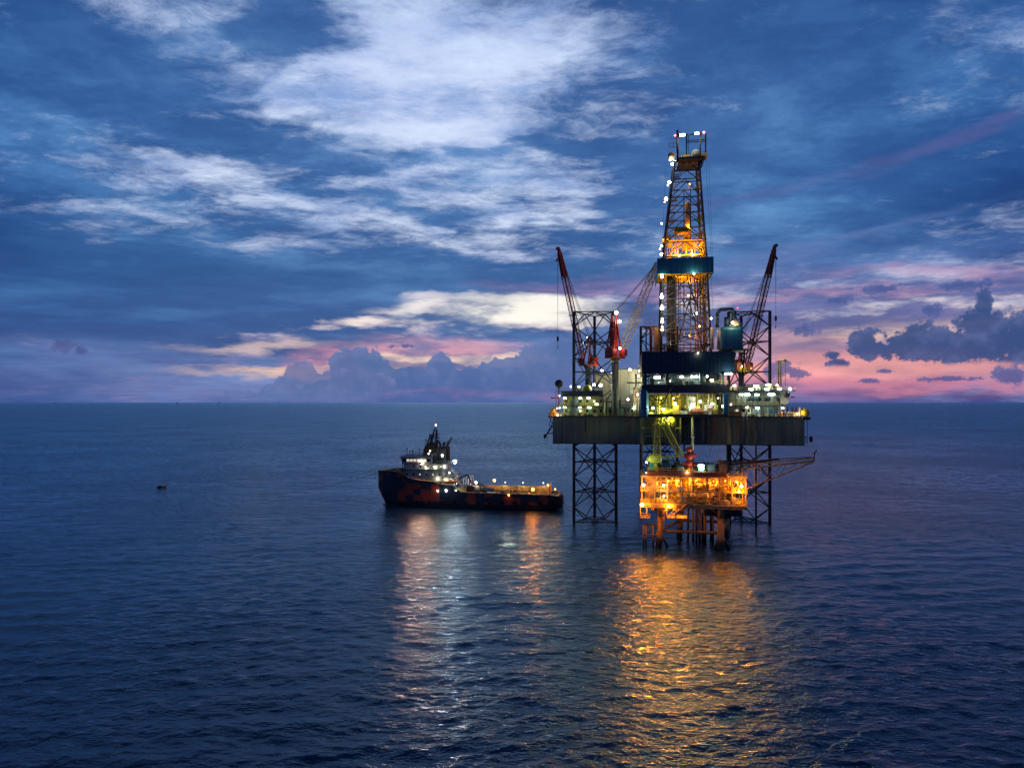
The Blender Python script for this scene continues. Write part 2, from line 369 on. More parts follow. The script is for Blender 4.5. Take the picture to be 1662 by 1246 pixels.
    def ladder(s, p, q, w=.5):
        p = Vector(p); q = Vector(q)
        for o in (-w/2, w/2): s.tube(p+Vector((o, 0, 0)), q+Vector((o, 0, 0)), .05, 4)
        k = int((q-p).length/.5)
        for i in range(k): t = p.lerp(q, (i+.5)/k); s.tube(t-Vector((w/2, 0, 0)), t+Vector((w/2, 0, 0)), .03, 4)
        return s
    def lattice(s, p, q, w0, w1, bays, r=.16, rb=.08, side=None):
        """four-chord lattice boom from p to q"""
        p = Vector(p); q = Vector(q); d = (q-p).normalized()
        a = Vector(side).normalized() if side else d.cross(Vector((0, 0, 1))).normalized()
        a = (a-d*a.dot(d)).normalized(); c = d.cross(a)
        def pt(t, i):
            w = w0+(w1-w0)*t; sx, sy = ((-1, -1), (1, -1), (1, 1), (-1, 1))[i]
            return p.lerp(q, t)+a*sx*w/2+c*sy*w/2
        for i in range(4): s.tube(pt(0, i), pt(1, i), r, 5)
        for k in range(bays):
            t0, t1 = k/bays, (k+1)/bays
            for i in range(4):
                j = (i+1) % 4
                s.tube(pt(t0, i), pt(t0, j), rb, 4)
                s.tube(pt(t0, i if k % 2 else j), pt(t1, j if k % 2 else i), rb, 4)
        for i in range(4): s.tube(pt(1, i), pt(1, (i+1) % 4), rb, 4)
        return s
    def sheet(s, ring0, ring1):
        n = len(ring0); return s.add(list(ring0)+list(ring1), [(i, (i+1) % n, n+(i+1) % n, n+i) for i in range(n)])
    def prism(s, pts, z0, z1):
        n = len(pts); s.add([(x, y, z0) for x, y in pts]+[(x, y, z1) for x, y in pts],
              [(i, (i+1) % n, n+(i+1) % n, n+i) for i in range(n)]+[tuple(range(n-1, -1, -1)), tuple(range(n, 2*n))]); return s
    def build(s, name, mats, parent=None, local=False):
        me = bpy.data.meshes.new(name)
        local = local or (parent is not None and parent.name in LOCAL)
        off = Vector((0, 0, 0)) if (local or parent is None) else OFF.get(parent.name, Vector((0, 0, 0)))
        me.from_pydata([tuple((Vector(v) if local else xf(v))-off) for v in s.v], [], s.f)
        for m in (mats if isinstance(mats, (list, tuple)) else [mats]): me.materials.append(m)
        me.polygons.foreach_set('material_index', s.mi); me.polygons.foreach_set('use_smooth', s.sm)
        me.update()
        o = bpy.data.objects.new(name, me); C.objects.link(o)
        if parent is not None:
            o.parent = parent; OFF[o.name] = off
            if local: LOCAL.add(o.name)
        return o
def empty(name, loc, label=None, cat=None, group=None, rz=0.0):
    o = bpy.data.objects.new(name, None); C.objects.link(o); o.location = loc; o.rotation_euler = (0, 0, rz)
    o.empty_display_size = 2; OFF[o.name] = Vector(loc); return tag(o, label, cat, group)
def solo(mb, name, mats, loc, label, cat, group=None):
    """a thing that is one mesh, origin at loc"""
    o = mb.build(name, mats); loc = xf(loc)
    for v in o.data.vertices: v.co -= loc
    o.location = loc; return tag(o, label, cat, group)
def streak_spot(parent, pos, kind, power, aim=(0, -.75, -.66), cone=120, local=False):
    """added spot with no fixture of its own, aimed to brighten streaks on the water"""
    l = bpy.data.lights.new("added_streak_light", 'SPOT'); l.energy = power; l.color = dict(sod=(1.0, .205, .005), peach=(1.0, .42, .26), blue=(.95, .85, .85))[kind]; l.shadow_soft_size = .45; l.spot_size = R(cone); l.spot_blend = .6
    lo = bpy.data.objects.new("added_streak_light", l); C.objects.link(lo); lo.parent = parent
    lo.location = Vector(pos) if local else xf(pos)-OFF[parent.name]
    lo.rotation_euler = Vector(aim).to_track_quat('-Z', 'Y').to_euler(); return lo
def copy_tree(o, parent=None):
    c = o.copy(); C.objects.link(c)
    if parent: c.parent = parent
    for ch in list(o.children): copy_tree(ch, c)
    return c

# ------------------------------------------------------------------ materials
def paint(name, c, rough=.55, metal=0.0, var=.35, rust=0.0, scale=.5, streak=0.0, rustc=(0.10, 0.035, 0.012)):
    m = bpy.data.materials.new(name); m.use_nodes = True; N = NT(m.node_tree); b = m.node_tree.nodes['Principled BSDF']
    p = N.n.new('ShaderNodeTexCoord').outputs['Object']
    f = N.noise(p, scale, 5, .65)
    k = N.ramp(f, [(.3, (c[0]*(1-var), c[1]*(1-var), c[2]*(1-var), 1)), (.7, (min(1, c[0]*(1+var)), min(1, c[1]*(1+var)), min(1, c[2]*(1+var)), 1))])
    if rust > 0:
        f2 = N.noise(N.v('MULTIPLY', p, (1.0, 1.0, 1.0-streak)), scale*1.4, 6, .7)
        k = N.mix(N.rng(f2, .62-rust*.3, .72-rust*.2), k, (*rustc, 1))
    N.put(b.inputs['Base Color'], k); b.inputs['Roughness'].default_value = rough; b.inputs['Metallic'].default_value = metal
    N.put(b.inputs['Roughness'], N.rng(f, .2, .8, rough-.12, rough+.15))
    return m
def glow(name, c, s):
    m = bpy.data.materials.new(name); m.use_nodes = True; b = m.node_tree.nodes['Principled BSDF']
    b.inputs['Base Color'].default_value = (.8, .8, .8, 1)
    b.inputs['Emission Color'].default_value = (*c, 1); b.inputs['Emission Strength'].default_value = s
    return m
M = dict(
    leg=paint("leg_steel", (.035, .055, .085), .6, rust=.25, scale=.35),
    slate=paint("slate_paint", (.05, .09, .12), .6, rust=.15),
    dark=paint("dark_steel", (.025, .03, .038), .6, rust=.15),
    olive=paint('olive_paint', (.20, .20, .06), .6, var=.4, rust=.3, scale=.7), drillpipe=paint('drill_pipe', (.06, .045, .035), .5, rust=.3, scale=1.),
    pipe=paint("pipe_steel", (.16, .15, .12), .5, rust=.35, scale=1.2),
    white=paint("white_paint", (.55, .60, .58), .5, rust=.12, scale=.6),
    olivegrey=paint('olive_grey_siding', (.22, .24, .18), .55, var=.4, rust=.35, scale=.8), deckyellow=paint('worn_yellow_deck', (.45, .36, .18), .6, rust=.4, scale=.8),
    bluegrey=paint('blue_grey_paint', (.20, .26, .32), .5, rust=.2, scale=.6),
    sage=paint('sage_paint', (.16, .23, .19), .5, rust=.2, scale=.6),
    grey=paint('grey_white_paint', (.30, .34, .36), .5, rust=.15, scale=.6),
    cream=paint("cream_paint", (.55, .52, .36), .5, rust=.2, scale=.8),
    blue=paint("blue_panel", (.012, .15, .30), .55, var=.2, scale=.4),
    navy=paint("navy_panel", (.008, .05, .10), .6, var=.25, scale=.4),
    red=paint("red_paint", (.30, .022, .015), .5, var=.3, rust=.1, scale=.8),
    brown=paint("rusty_red", (.17, .05, .03), .6, var=.4, rust=.3, scale=1.),
    yellow=paint("yellow_paint", (.72, .50, .03), .5, var=.25, rust=.2, scale=1.),
    lime=paint("lime_yellow_paint", (.55, .55, .06), .5, var=.3, rust=.15, scale=1.),
    ochre=paint("ochre_paint", (.62, .42, .16), .55, var=.35, rust=.3, scale=.9),
    orange=paint("orange_paint", (.75, .22, .03), .5, var=.25, rust=.1),
    green=paint("green_paint", (.03, .20, .13), .55, var=.3, rust=.1),
    grate=paint("deck_plate", (.10, .11, .10), .7, var=.4, rust=.35, scale=.8),
    rope=paint("rope", (.02, .02, .022), .8),
    rubber=paint("rubber", (.012, .012, .013), .85),
    glass=paint("dark_glass", (.01, .015, .02), .1, var=.1),
)
G = dict(
    cool=glow("lit_cool_lens", (.90, 1.0, .90), 16), warm=glow("lit_warm_lens", (1.0, .80, .50), 14),
    sod=glow("lit_sodium_lens", (1.0, .46, .09), 16), red=glow("lit_red_lens", (1.0, .04, .08), 10),
    win=glow("lit_window", (1.0, .92, .62), .55), peach=glow("lit_peach_lens", (1.0, .62, .42), 16), blue=glow("lit_blue_white_lens", (.78, .90, 1.0), 20),
)
LC = dict(cool=(.86, 1.0, .80), warm=(1.0, .74, .40), sod=(1.0, .31, .018), red=(1.0, .05, .08), peach=(1.0, .55, .34), blue=(.75, .9, 1.0), lime=(.85, 1.0, .12))
NL = [0]
def lamp(parent, pos, kind='cool', power=900, w=.9, h=.42, name='flood_lamp', light=True, colour=None, rad=.35, local=False, down=.5):
    """flood light: bracket, housing and glowing lens; its own light leaves just before the lens"""
    x, y, z = pos; m = MB(); q_ = rnd.uniform(.6, 1.05); w *= q_; h *= rnd.uniform(.7, 1.1)
    m.box(x-w/2-.07, x+w/2+.07, y, y+.35, z-h/2-.07, z+h/2+.07, .06); m.tube((x, y+.3, z), (x, y+.75, z-.1), .07, 5)
    m.mat(1).box(x-w/2, x+w/2, y-.09, y-.004, z-h/2, z+h/2, .12)
    o = m.build(name, [M['dark'], G[kind]], parent, local)
    if light and power:
        l = bpy.data.lights.new(name+"_light", 'POINT'); l.energy = power; l.color = colour or LC[kind]; l.shadow_soft_size = rad
        lo = bpy.data.objects.new(name+"_light", l); C.objects.link(lo); lo.parent = parent
        lo.location = Vector((x, y-.6, z-.25)) if local else xf((x, y-.6, z-.25))-OFF[parent.name]; NL[0] += 1
    return o
def bulb(parent, pos, kind='cool', power=300, r=.3, name='lamp', rad=.3, local=False):
    """bulkhead lamp: round glass on a base"""
    r *= rnd.uniform(.68, 1.08)
    x, y, z = pos; m = MB().tube((x, y+r*.8, z), (x, y+r*2.2, z), r*.6, 8); m.mat(1).ball((x, y, z), r, 10)
    o = m.build(name, [M['dark'], G[kind]], parent, local)
    if power:
        l = bpy.data.lights.new(name+"_light", 'POINT'); l.energy = power; l.color = LC[kind]; l.shadow_soft_size = rad
        lo = bpy.data.objects.new(name+"_light", l); C.objects.link(lo); lo.parent = parent
        lo.location = Vector((x, y-r-.45, z)) if local else xf((x, y-r-.45, z))-OFF[parent.name]; NL[0] += 1
    return o
# ------------------------------------------------------------------ the jack-up drilling rig
RIG = empty('jack_up_rig', (52.0, 240.0, 0.0), "large jack-up drilling rig standing on three lattice legs with floodlit decks", "drilling rig")
HB, HT = 26.4, 35.3
HULLX = (70.0, 215.0, R(-7.5)); CANTX = (49.6, 193.0, R(-9.5)); WELLX = (49.0, 186.0, R(-10.0))
XF[0] = HULLX
def hull_mat():
    m = bpy.data.materials.new("hull_plate"); m.use_nodes = True; N = NT(m.node_tree); b = m.node_tree.nodes['Principled BSDF']
    p = N.n.new('ShaderNodeTexCoord').outputs['Object']
    f = N.noise(p, .25, 5, .6)
    k = N.ramp(f, [(.3, (.052, .10, .128, 1)), (.7, (.092, .15, .182, 1))])
    st = N.noise(N.v('MULTIPLY', p, (1.0, 1.0, .07)), .62, 5, .65)           # streaks run down the plates
    xx = N.sep(p)[0]
    mid = N.rng(N.m('ABSOLUTE', N.m('SUBTRACT', xx, 4.0)), 9.0, 26.0, 1.0, .15)
    k = N.mix(N.m('MULTIPLY', N.rng(st, .46, .60), N.m('MULTIPLY', mid, .75)), k, (.22, .11, .04, 1))
    st2 = N.noise(N.v('MULTIPLY', N.v('ADD', p, (7, 3, 0)), (1.0, 1.0, .05)), .9, 4, .6)
    k = N.mix(N.m('MULTIPLY', N.rng(st2, .50, .62), N.m('MULTIPLY', mid, .8)), k, (.42, .40, .28, 1))
    N.put(b.inputs['Base Color'], k); b.inputs['Roughness'].default_value = .6
    return m
HULLM = hull_mat()
m = MB().prism([(12.8, 215), (91.2, 215), (91.2, 243), (66, 290), (39, 290), (12.8, 243)], HB, HT)
hull = m.build('hull', HULLM, RIG)
m = MB()
for i in range(11):                                                    # plate seams and stiffeners
    x = 16+i*7.6; m.box(x-.06, x+.06, 214.88, 215.02, HB+.1, HT-.3)
m.box(12.6, 91.4, 214.7, 215.05, HT-.25, HT+.12); m.box(12.7, 91.3, 214.8, 215.05, HB-.05, HB+.2)
m.build('rubbing_strake', M['dark'], hull)
m = MB(); x = X(954, 214.6)
m.path([(x, 214.6, Z(678, 214.6)), (x, 214.6, Z(702, 214.6)), (X(946, 214.6), 214.6, Z(705, 214.6))], .2)
m.build('hull_pipe', M['pipe'], RIG); m = MB()
for k in range(7): z = Z(684+k*5, 214.7); m.box(X(1044, 214.7), X(1052, 214.7), 214.5, 214.9, z-.12, z+.12)
m.tube((X(1044, 214.7), 214.8, Z(682, 214.7)), (X(1044, 214.7), 214.8, Z(716, 214.7)), .08, 4).tube((X(1052, 214.7), 214.8, Z(682, 214.7)), (X(1052, 214.7), 214.8, Z(716, 214.7)), .08, 4)
m.build('hull_ladder', M['pipe'], hull)
for px, a, b_ in ((1113, 676, 733), (1151, 690, 722), (1207, 676, 722), (1212, 676, 706)): MB().tube(P(px, a, 214.3), P(px, b_, 214.3), .32 if px == 1113 else .16, 8).build('hull_pipe', M['pipe'], RIG)
m = MB().rail([(13.2, 215.4, HT), (90.6, 215.4, HT)], 1.1, .05, 2.2).rail([(13.2, 215.4, HT), (13.2, 243, HT)], 1.1, .05, 2.4).rail([(90.6, 215.4, HT), (90.6, 243, HT)], 1.1, .05, 2.4)
m.build('deck_rail', M['yellow'], RIG)

XF[0] = None
# legs: three chords with diamond bracing in ten-metre bays
def leg(ch, z0, z1, rc=.48):
    m = MB(); ch = [Vector((x, y, 0)) for x, y in ch]
    up = lambda v, z: Vector((v.x, v.y, z))
    for c in ch:
        m.tube(up(c, z0), up(c, z1), rc, 8)
        for s in (-1, 1): m.box(c.x+s*rc*.9-.06, c.x+s*rc*.9+.06, c.y-.12, c.y+.12, z0, z1)     # rack plates
    z = 70.0
    while z > z0:
        mids = []
        for i in range(3):
            a, b_ = ch[i], ch[(i+1) % 3]; mm = (a+b_)/2; mids.append(mm)
            if z <= z1+.1: m.tube(up(a, z), up(b_, z), .2, 6)
            for e in (a, b_):
                m.tube(up(mm, z), up(e, z-5), .2, 6); m.tube(up(e, z-5), up(mm, max(z-10, z0)), .2, 6)
        for i in range(3): m.tube(up(mids[i], z), up(mids[(i+1) % 3], z), .12, 5)
        z -= 10
    return m
LEGS = [([(X(931.5, 227), 227), (X(1000, 227), 227), (X(965, 240), 240)], 70), ([(X(1182.5, 228), 228), (X(1249.5, 225), 225), (X(1203, 239), 239)], 70),
        ([(X(1040, 272), 272), (X(1099, 272), 272), (X(1068, 284), 284)], 70)]
for i, (ch, zt) in enumerate(LEGS):
    o = leg(ch, -6, zt).build('leg', M['leg'], RIG)
    # jacking house round each leg, standing on the deck
    for x, y in ch: MB().box(x-1.5, x+1.5, y-1.3, y+1.3, HT, HT+5.5, .2).box(x-1.7, x+1.7, y-1.5, y+1.5, HT, HT+.6).build('jacking_house', M['slate'], RIG)
for px, D, a, b_ in ((1227, 211.5, 700, 868), (1186, 226, 722, 860), (1180, 212, 722, 800)):
    m = MB().tube(P(px, a, D), P(px, b_, D), .3 if px == 1227 else .2, 8)
    if px == 1227:
        for py in (704, 716): m.tube(P(1227, py, 211.5), P(1227, py, 215.2), .12, 5)
    m.build('caisson', M['dark'], RIG)

XF[0] = CANTX
# ---- cantilever under the drill floor
YF = 190.0
cx0, cx1 = X(1046, YF), X(1182, YF)
m = MB()
for x in (cx0+.8, cx1-.8):                                               # two deep girders running back over the deck
    m.box(x-.8, x-.3, YF+.4, 250, 42.3, 44.3); m.box(x-.6, x+.6, YF+.4, 250, 35.9, 36.9)
    for k in range(9): m.box(x-.35, x+.35, YF+1+k*5.2, YF+1.5+k*5.2, 36.9, 42.3)
m.box(cx0, cx1, YF, YF+1.0, 42.4, 44.4); m.box(cx0, cx1, YF, YF+1.2, 35.7, 36.6)
m.box(cx0+.2, cx1-.2, YF+1.2, 222, 36.0, 36.4)
m.box(cx0, cx1, YF+1, 214, 44.4, 44.7)
cant = m.build('cantilever', M['dark'], RIG)
MB().box(cx1-1.2, cx1+.1, YF-.2, YF+.8, 36.6, 42.4, .1).build('corner_column', M['blue'], RIG)
MB().box(cx0-.4, cx0+1.9, YF-.3, YF+2.4, 35.8, 43.6, .6).build('corner_column', M['blue'], RIG)
m = MB()                                                                # bulkhead behind the machinery
m.box(cx0+2, cx1-2, 202, 202.4, 36.4, 42.4)
for k in range(12): x = cx0+3+k*1.65; m.box(x-.08, x+.08, 201.8, 202.05, 36.4, 42.4)
m.build('bulkhead', M['olive'], RIG)
# machinery bays: pumps, vessels, manifolds, all in paint of their own
def clutter(m, x0, x1, y0, y1, z0, z1, n, seed, kinds=4, smin=.5, smax=2.0):
    r = random.Random(seed)
    for i in range(n):
        x = r.uniform(x0, x1); y = r.uniform(y0, y1); w = r.uniform(smin, smax); h = min(r.uniform(smin, smax*1.4), z1-z0)
        t = r.random(); m.mat(r.randrange(kinds))
        if t < .25: m.box(x-w/2, x+w/2, y-w/2, y+w/2, z0, z0+h, .08)
        elif t < .40: m.vessel((x, y, z0+w*.45), w*.42, w*2.0, 'x')
        elif t < .52: m.lathe((x, y, z0), [(w*.35, 0), (w*.35, h*.8), (w*.2, h*.95), (.05, h)], 12)
        elif t < .75:
            r_ = r.uniform(.07, .2); z = r.uniform(z0+.5, z1-.2); x2 = min(x1, x+r.uniform(1.5, 5))
            m.path([(x, y, z0), (x, y, z), (x2, y, z), (x2, y, z0 if r.random() < .5 else z1)], r_, 6)
            if r.random() < .6: m.tube((x, y-.3, (z0+z)/2), (x, y+.1, (z0+z)/2), .35, 10)          # valve wheel
        elif t < .88: m.tube((x, y, z0), (x, y, z1), r.uniform(.08, .25), 7)
        else: m.box(x-w*.8, x+w*.8, y-.1, y+.1, z0, z0+.9); m.rail([(x-w, y, z0), (x+w, y, z0)], 1.0, .04)
    return m
clutter(MB(), cx0+2.4, cx0+11, 191.5, 200, 36.5, 42.2, 46, 3).build('pump_skid', [M['lime'], M['pipe'], M['ochre'], M['yellow']], RIG)
clutter(MB(), cx0+11, cx1-1.6, 191.5, 200, 36.5, 42.2, 50, 4).build('manifold', [M['lime'], M['cream'], M['white'], M['brown']], RIG)
m = MB(); x = X(1121, 191)
m.box(X(1118, 192), X(1130, 192), 192, 194, 37.4, 41.6, .15); m.build('equipment_cabinet', M['white'], RIG)
m = MB()                                                               # drooping service hoses
m.sag(P(1060, 640, 189.2), P(1096, 626, 189.2), 2.6, .14).sag(P(1058, 644, 189), P(1093, 630, 189), 3.6, .12).sag(P(1046, 660, 189), P(1072, 640, 189.3), 2.0, .12)
m.build('service_hose', M['rubber'], RIG)
m = MB()
m.rail([(cx0, YF+.1, 44.7), (cx1, YF+.1, 44.7)], 1.1, .05, 1.6).rail([(cx0, YF-.1, 36.6), (cx1, YF-.1, 36.6)], 1.1, .05, 1.6)
m.build('walkway_rail', M['yellow'], RIG)

# ---- drill floor block
fx0, fx1 = X(1046.4, 189.5), X(1193, 189.5)
zt, zb = Z(570.6, 189.5), Z(606, 189.5)
def panel_mat(name, c0, c1, step):
    m = bpy.data.materials.new(name); m.use_nodes = True; N = NT(m.node_tree); b = m.node_tree.nodes['Principled BSDF']
    p = N.n.new('ShaderNodeTexCoord').outputs['Object']; xx, yy, zz = N.sep(p)
    u = N.m('FRACT', N.m('MULTIPLY', N.m('ADD', xx, yy), 1.0/step))
    w = N.m('ABSOLUTE', N.m('SUBTRACT', u, .5))
    bp = N.n.new('ShaderNodeBump'); N.put(bp.inputs['Height'], N.rng(w, .15, .35)); bp.inputs['Distance'].default_value = .022
    N.l.new(bp.outputs[0], b.inputs['Normal'])
    f = N.noise(N.v('MULTIPLY', p, (1, 1, .25)), .9, 5, .65)
    k = N.mix(N.rng(f, .3, .7), (*c0, 1), (*c1, 1))
    jx = N.m('FRACT', N.m('MULTIPLY', N.m('ADD', xx, yy), 1/2.7)); cell = N.m('FLOOR', N.m('MULTIPLY', N.m('ADD', xx, yy), 1/2.7))
    wn = N.n.new('ShaderNodeTexWhiteNoise'); wn.noise_dimensions = '1D'; N.put(wn.inputs['W'], cell)
    k = N.mix(N.rng(wn.outputs[0], 0, 1, 0, .35), k, (c0[0]*.6, c0[1]*.6, c0[2]*.6, 1))            # panels faded unevenly
    k = N.mix(N.m('LESS_THAN', jx, .035), k, (.004, .008, .012, 1))
    st = N.noise(N.v('MULTIPLY', p, (1, 1, .08)), 1.3, 4, .65)
    k = N.mix(N.rng(st, .58, .72, 0, .55), k, (.07, .045, .03, 1))
    N.put(b.inputs['Base Color'], k); b.inputs['Roughness'].default_value = .5
    return m
NAVYP = panel_mat("navy_windwall", (.003, .022, .052), (.006, .036, .078), .9)
BLUEP = panel_mat("blue_windwall", (.008, .13, .25), (.011, .16, .30), .9)
SIDING = panel_mat("pale_siding", (.30, .34, .28), (.40, .44, .36), .5)
m = MB(); t = .25
m.box(fx0, fx1, 189.5, 189.5+t, zb, zt); m.box(fx0, fx0+t, 189.5+t, 212, zb, zt); m.box(fx1-t, fx1, 189.5+t, 212, zb, zt); m.box(fx0+t, fx1-t, 211.75, 212, zb, zt)
dfl = m.build('drill_floor_windwall', NAVYP, RIG)
MB().box(fx0+t, fx1-t, 189.5+t, 211.7, 51.6, 52.0).box(fx0+1, fx1-1, 190.5, 211, zb+.3, zb+.8).build('drill_floor', M['grate'], RIG)
for x in (cx0+1, cx0+7, cx1-7, cx1-1.2):                               # substructure below it
    m = MB()
    for y in (191.5, 200, 210): m.box(x-.4, x+.4, y-.4, y+.4, 44.7, zb+.3)
    m.box(x-.3, x+.3, 191.5, 210, zb-.2, zb+.28).tube((x, 191.6, 45), (x, 200, zb-.2), .16, 5).tube((x, 200, 45), (x, 210, zb-.2), .16, 5).build('support_frame', M['slate'], RIG)
MB().box(cx0+2.5, cx1-2, 196.5, 196.8, 44.7, zb-.25).build('bulkhead', M['slate'], RIG)
clutter(MB().box(cx0+1, cx1-1, 191.4, 195.4, 44.75, 44.9), cx0+1.5, cx1-1.5, 191.8, 195.2, 44.88, 47.6, 30, 9, 3, .4, 1.6).build('deck_machinery', [M['slate'], M['dark'], M['pipe']], RIG)
m = MB().rail([(fx0, 189.6, zt), (fx1, 189.6, zt)], 1.1, .05, 1.5)
for px in (1059, 1061, 1064, 1066, 1068, 1070): m.tube((X(px, 192), 192+(px % 3), zt-1), (X(px, 192), 192+(px % 3), Z(529, 192)), .12, 6)
m.build('drill_floor_rail', M['brown'], RIG)
m = MB()                                                               # panelled doghouse and stand left of the derrick
m.box(X(1060.5, 196), X(1071, 196), 196, 200, 52, Z(530, 196), .1).mat(1).box(X(1055, 193.5), X(1059.5, 193.5), 193.5, 196, 52, Z(529, 193.5), .1)
m.mat(2).box(X(1046, 195), X(1062, 195), 195, 199, Z(531, 195), Z(529.5, 195)).rail([P(1046, 529.5, 195), P(1062, 529.5, 195)], 2.0, .06, 1.0)
m.tube(P(1039.5, 575, 195), P(1039.5, 528, 195), .2, 6).tube(P(1039.5, 548, 195), P(1048, 538, 195), .14, 5).tube(P(1048, 570, 195), P(1048, 531, 195), .18, 6)
m.build('doghouse', [M['ochre'], M['red'], M['dark']], RIG)
# ---- mud gas tank with its big bent pipe
m = MB(); a, b_ = X(1170, 191), X(1204, 191)
m.box(a, b_, 191, 196.5, Z(567, 191), Z(533, 191), .5).box(a+.3, b_-.3, 191.4, 196.2, Z(533, 191), Z(531.4, 191), .3)
m.box((a+b_)/2+.3, (a+b_)/2+.42, 190.9, 191.1, Z(566, 191), Z(534, 191))
m.mat(1).box(a+.2, b_+1.2, 190.6, 199, Z(569.5, 191), Z(567, 191))
for x in (a+.6, b_+.6): m.bar((x, 191.5, Z(569, 191)), (x-.4, 195, 44.7), .35)
m.mat(2).lathe((X(1190, 193), 193.2, Z(531.6, 193)), [(2.0, 0), (1.9, .5), (1.5, 1.2), (.9, 1.8), (.5, 2.1)], 16)
m.mat(3).tube(P(1187.5, 524, 193.4), P(1187.5, 506, 193.4), .75, 12).tube(P(1178, 531, 192.6), P(1178, 516, 192.6), .8, 12)
arc = [P(1163.5, 532, 192), P(1163.5, 518, 192)]
for k in range(7): t_ = math.pi*(1-k/12); arc.append(P(1172+8.5*math.cos(t_), 512-8.5*math.sin(t_), 192))
arc += [P(1187, 503.5, 191.2), P(1187.5, 508, 193)]
m.path(arc, .52, 10)
m.build('separator_tank', [BLUEP, M['dark'], M['cream'], M['navy']], RIG)
m = MB().tube(P(1157, 568, 190.6), P(1157, 532, 190.6), .42, 10).tube(P(1166.5, 567, 190.4), P(1167.5, 536, 190.4), .4, 10).ball(P(1167.6, 535.5, 190.4), .42)
m.build('vent_pipe', M['cream'], RIG)

# ---- the derrick
lv = [(52.0, 49.3, 200.5, 7.0), (81.5, 49.0, 200.5, 5.9), (109.3, 49.8, 200.4, 3.4)]
def dcorner(z, i):
    for (z0, x0, y0, h0), (z1, x1, y1, h1) in zip(lv, lv[1:]):
        if z <= z1 or z1 == lv[-1][0]:
            t = (z-z0)/(z1-z0); x = x0+(x1-x0)*t; y = y0+(y1-y0)*t; h = h0+(h1-h0)*t; break
    sx, sy = ((-1, -1), (1, -1), (1, 1), (-1, 1))[i]
    return Vector((x+sx*h, y+sy*h, z))
m = MB()
for i in range(4):
    for a, b_ in zip(lv, lv[1:]): m.tube(dcorner(a[0], i), dcorner(b_[0], i), .36, 8)
zs = [52, 56.2, 60.6, 65, 69.4, 73, 77, 81.5, 85.7, 90, 94.4, 98.9, 103.3, 106.6, 109.3]
for k, (z0, z1) in enumerate(zip(zs, zs[1:])):
    for i in range(4):
        j = (i+1) % 4; a, b_ = dcorner(z0, i), dcorner(z0, j); c, d_ = dcorner(z1, i), dcorner(z1, j)
        m.tube(c, d_, .17, 5); mid = (c+d_)/2
        if i in (0, 2) and 2 <= k <= 5: m.tube(mid, a, .15, 5); m.tube(mid, b_, .15, 5)
        elif k < 2: m.tube(a, d_, .16, 5); m.tube(b_, c, .16, 5)
        else:
            m.tube(mid, a, .14, 5); m.tube(mid, b_, .14, 5)
            m.tube((a+c)/2, (a+mid)/2, .08, 4); m.tube((b_+d_)/2, (b_+mid)/2, .08, 4)
# V-door opening: two long raking posts and an arch in the front face
a0 = dcorner(52, 0); 
m.tube((46.2, 193.7, 54), (50.2, 194.2, 68.5), .2, 6).tube((54.2, 193.7, 54), (50.2, 194.2, 68.5), .2, 6)
derrick = m.build('derrick', M['leg'], RIG)
def arcpath(c, r, a0, a1, k=10): return [c+Vector((r*math.cos(a0+(a1-a0)*i/k), 0, r*math.sin(a0+(a1-a0)*i/k))) for i in range(k+1)]
MB().path(arcpath(Vector((50.6, 194.3, 67.2)), 1.9, 0, math.pi), .2, 6).build('hose_guide', M['dark'], derrick)
MB().path(arcpath(Vector((50.4, 194.3, 71.4)), 3.2, .2, math.pi-.2), .15, 6).build('hose_guide', M['dark'], derrick)
for q in (((49.6, 194.6, 76), (54.2, 194.6, 74), 5.5, .16, 14), ((50.6, 195, 76), (53.2, 195, 74), 6.5, .13, 14), ((48.2, 195.5, 70), (52.0, 195.5, 66), 2.0, .13)): MB().sag(*q).build('drilling_hose', M['rubber'], derrick)
m = MB()                                                               # standpipes and racked drill pipe
for px, w in ((1080.5, .3), (1083, .35), (1085, .28), (1087.6, .38), (1090, .3), (1092, .3), (1098, .16), (1100.5, .14)):
    m.tube((X(px, 196.5), 196.2+rnd.random()*2, 52.3), (X(px, 196.5)+.1, 196.5+rnd.random(), 79), w*.8, 7)
m.build('standpipe', M['dark'], derrick)
m = MB()
for i in range(15):
    x = 52.6+(i % 5)*.75+rnd.uniform(-.1, .1); y = 199+(i//5)*1.4; m.tube((x, y, 52.3), (x-.3, y, 79.8+rnd.uniform(-.3, .3)), .11, 5)
for i in range(8):
    x = 45.2+(i % 4)*.6; y = 201+(i//4)*.8; m.tube((x, y, 52.3), (x+.2, y, 79.8), .11, 5)
m.build('drill_pipe_stand', M['drillpipe'], derrick)
m = MB()                                                               # travelling block and top drive on guide rails
for x in (49.3, 51.2): m.tube((x, 200.6, 53), (x, 200.6, 103), .14, 5)
m.mat(1).box(49.3, 51.3, 199.6, 201.6, 88, 91, .2).box(49.6, 51.0, 199.8, 201.4, 91, 96.6, .15).lathe((50.3, 200.6, 96.6), [(.7, 0), (.95, .7), (.8, 1.6), (.2, 2.4)], 10)
m.box(48.9, 51.9, 199.4, 201.8, 84.5, 87.6, .3).mat(0)
for dx in (-.4, -.15, .15, .4): m.tube((50.3+dx, 200.6, 98.6), (50.3+dx*2, 200.6, 109), .04, 4)
m.build('top_drive', [M['dark'], M['ochre']], derrick)
m = MB()                                                               # racking board and belly platforms, brightly lit
for z, s in ((82.0, 5.6), (86.4, 5.2)):
    m.box(50-s, 50+s, 195.6, 196.6, z, z+.25).box(50-s, 50-s+1.2, 196.6, 205.5, z, z+.25).box(50+s-1.2, 50+s, 196.6, 205.5, z, z+.25).box(50-s, 50+s, 205, 206, z, z+.25)
for k in range(9): m.box(45.6+k*.9, 45.8+k*.9, 196.6, 203, 86.2, 86.5)
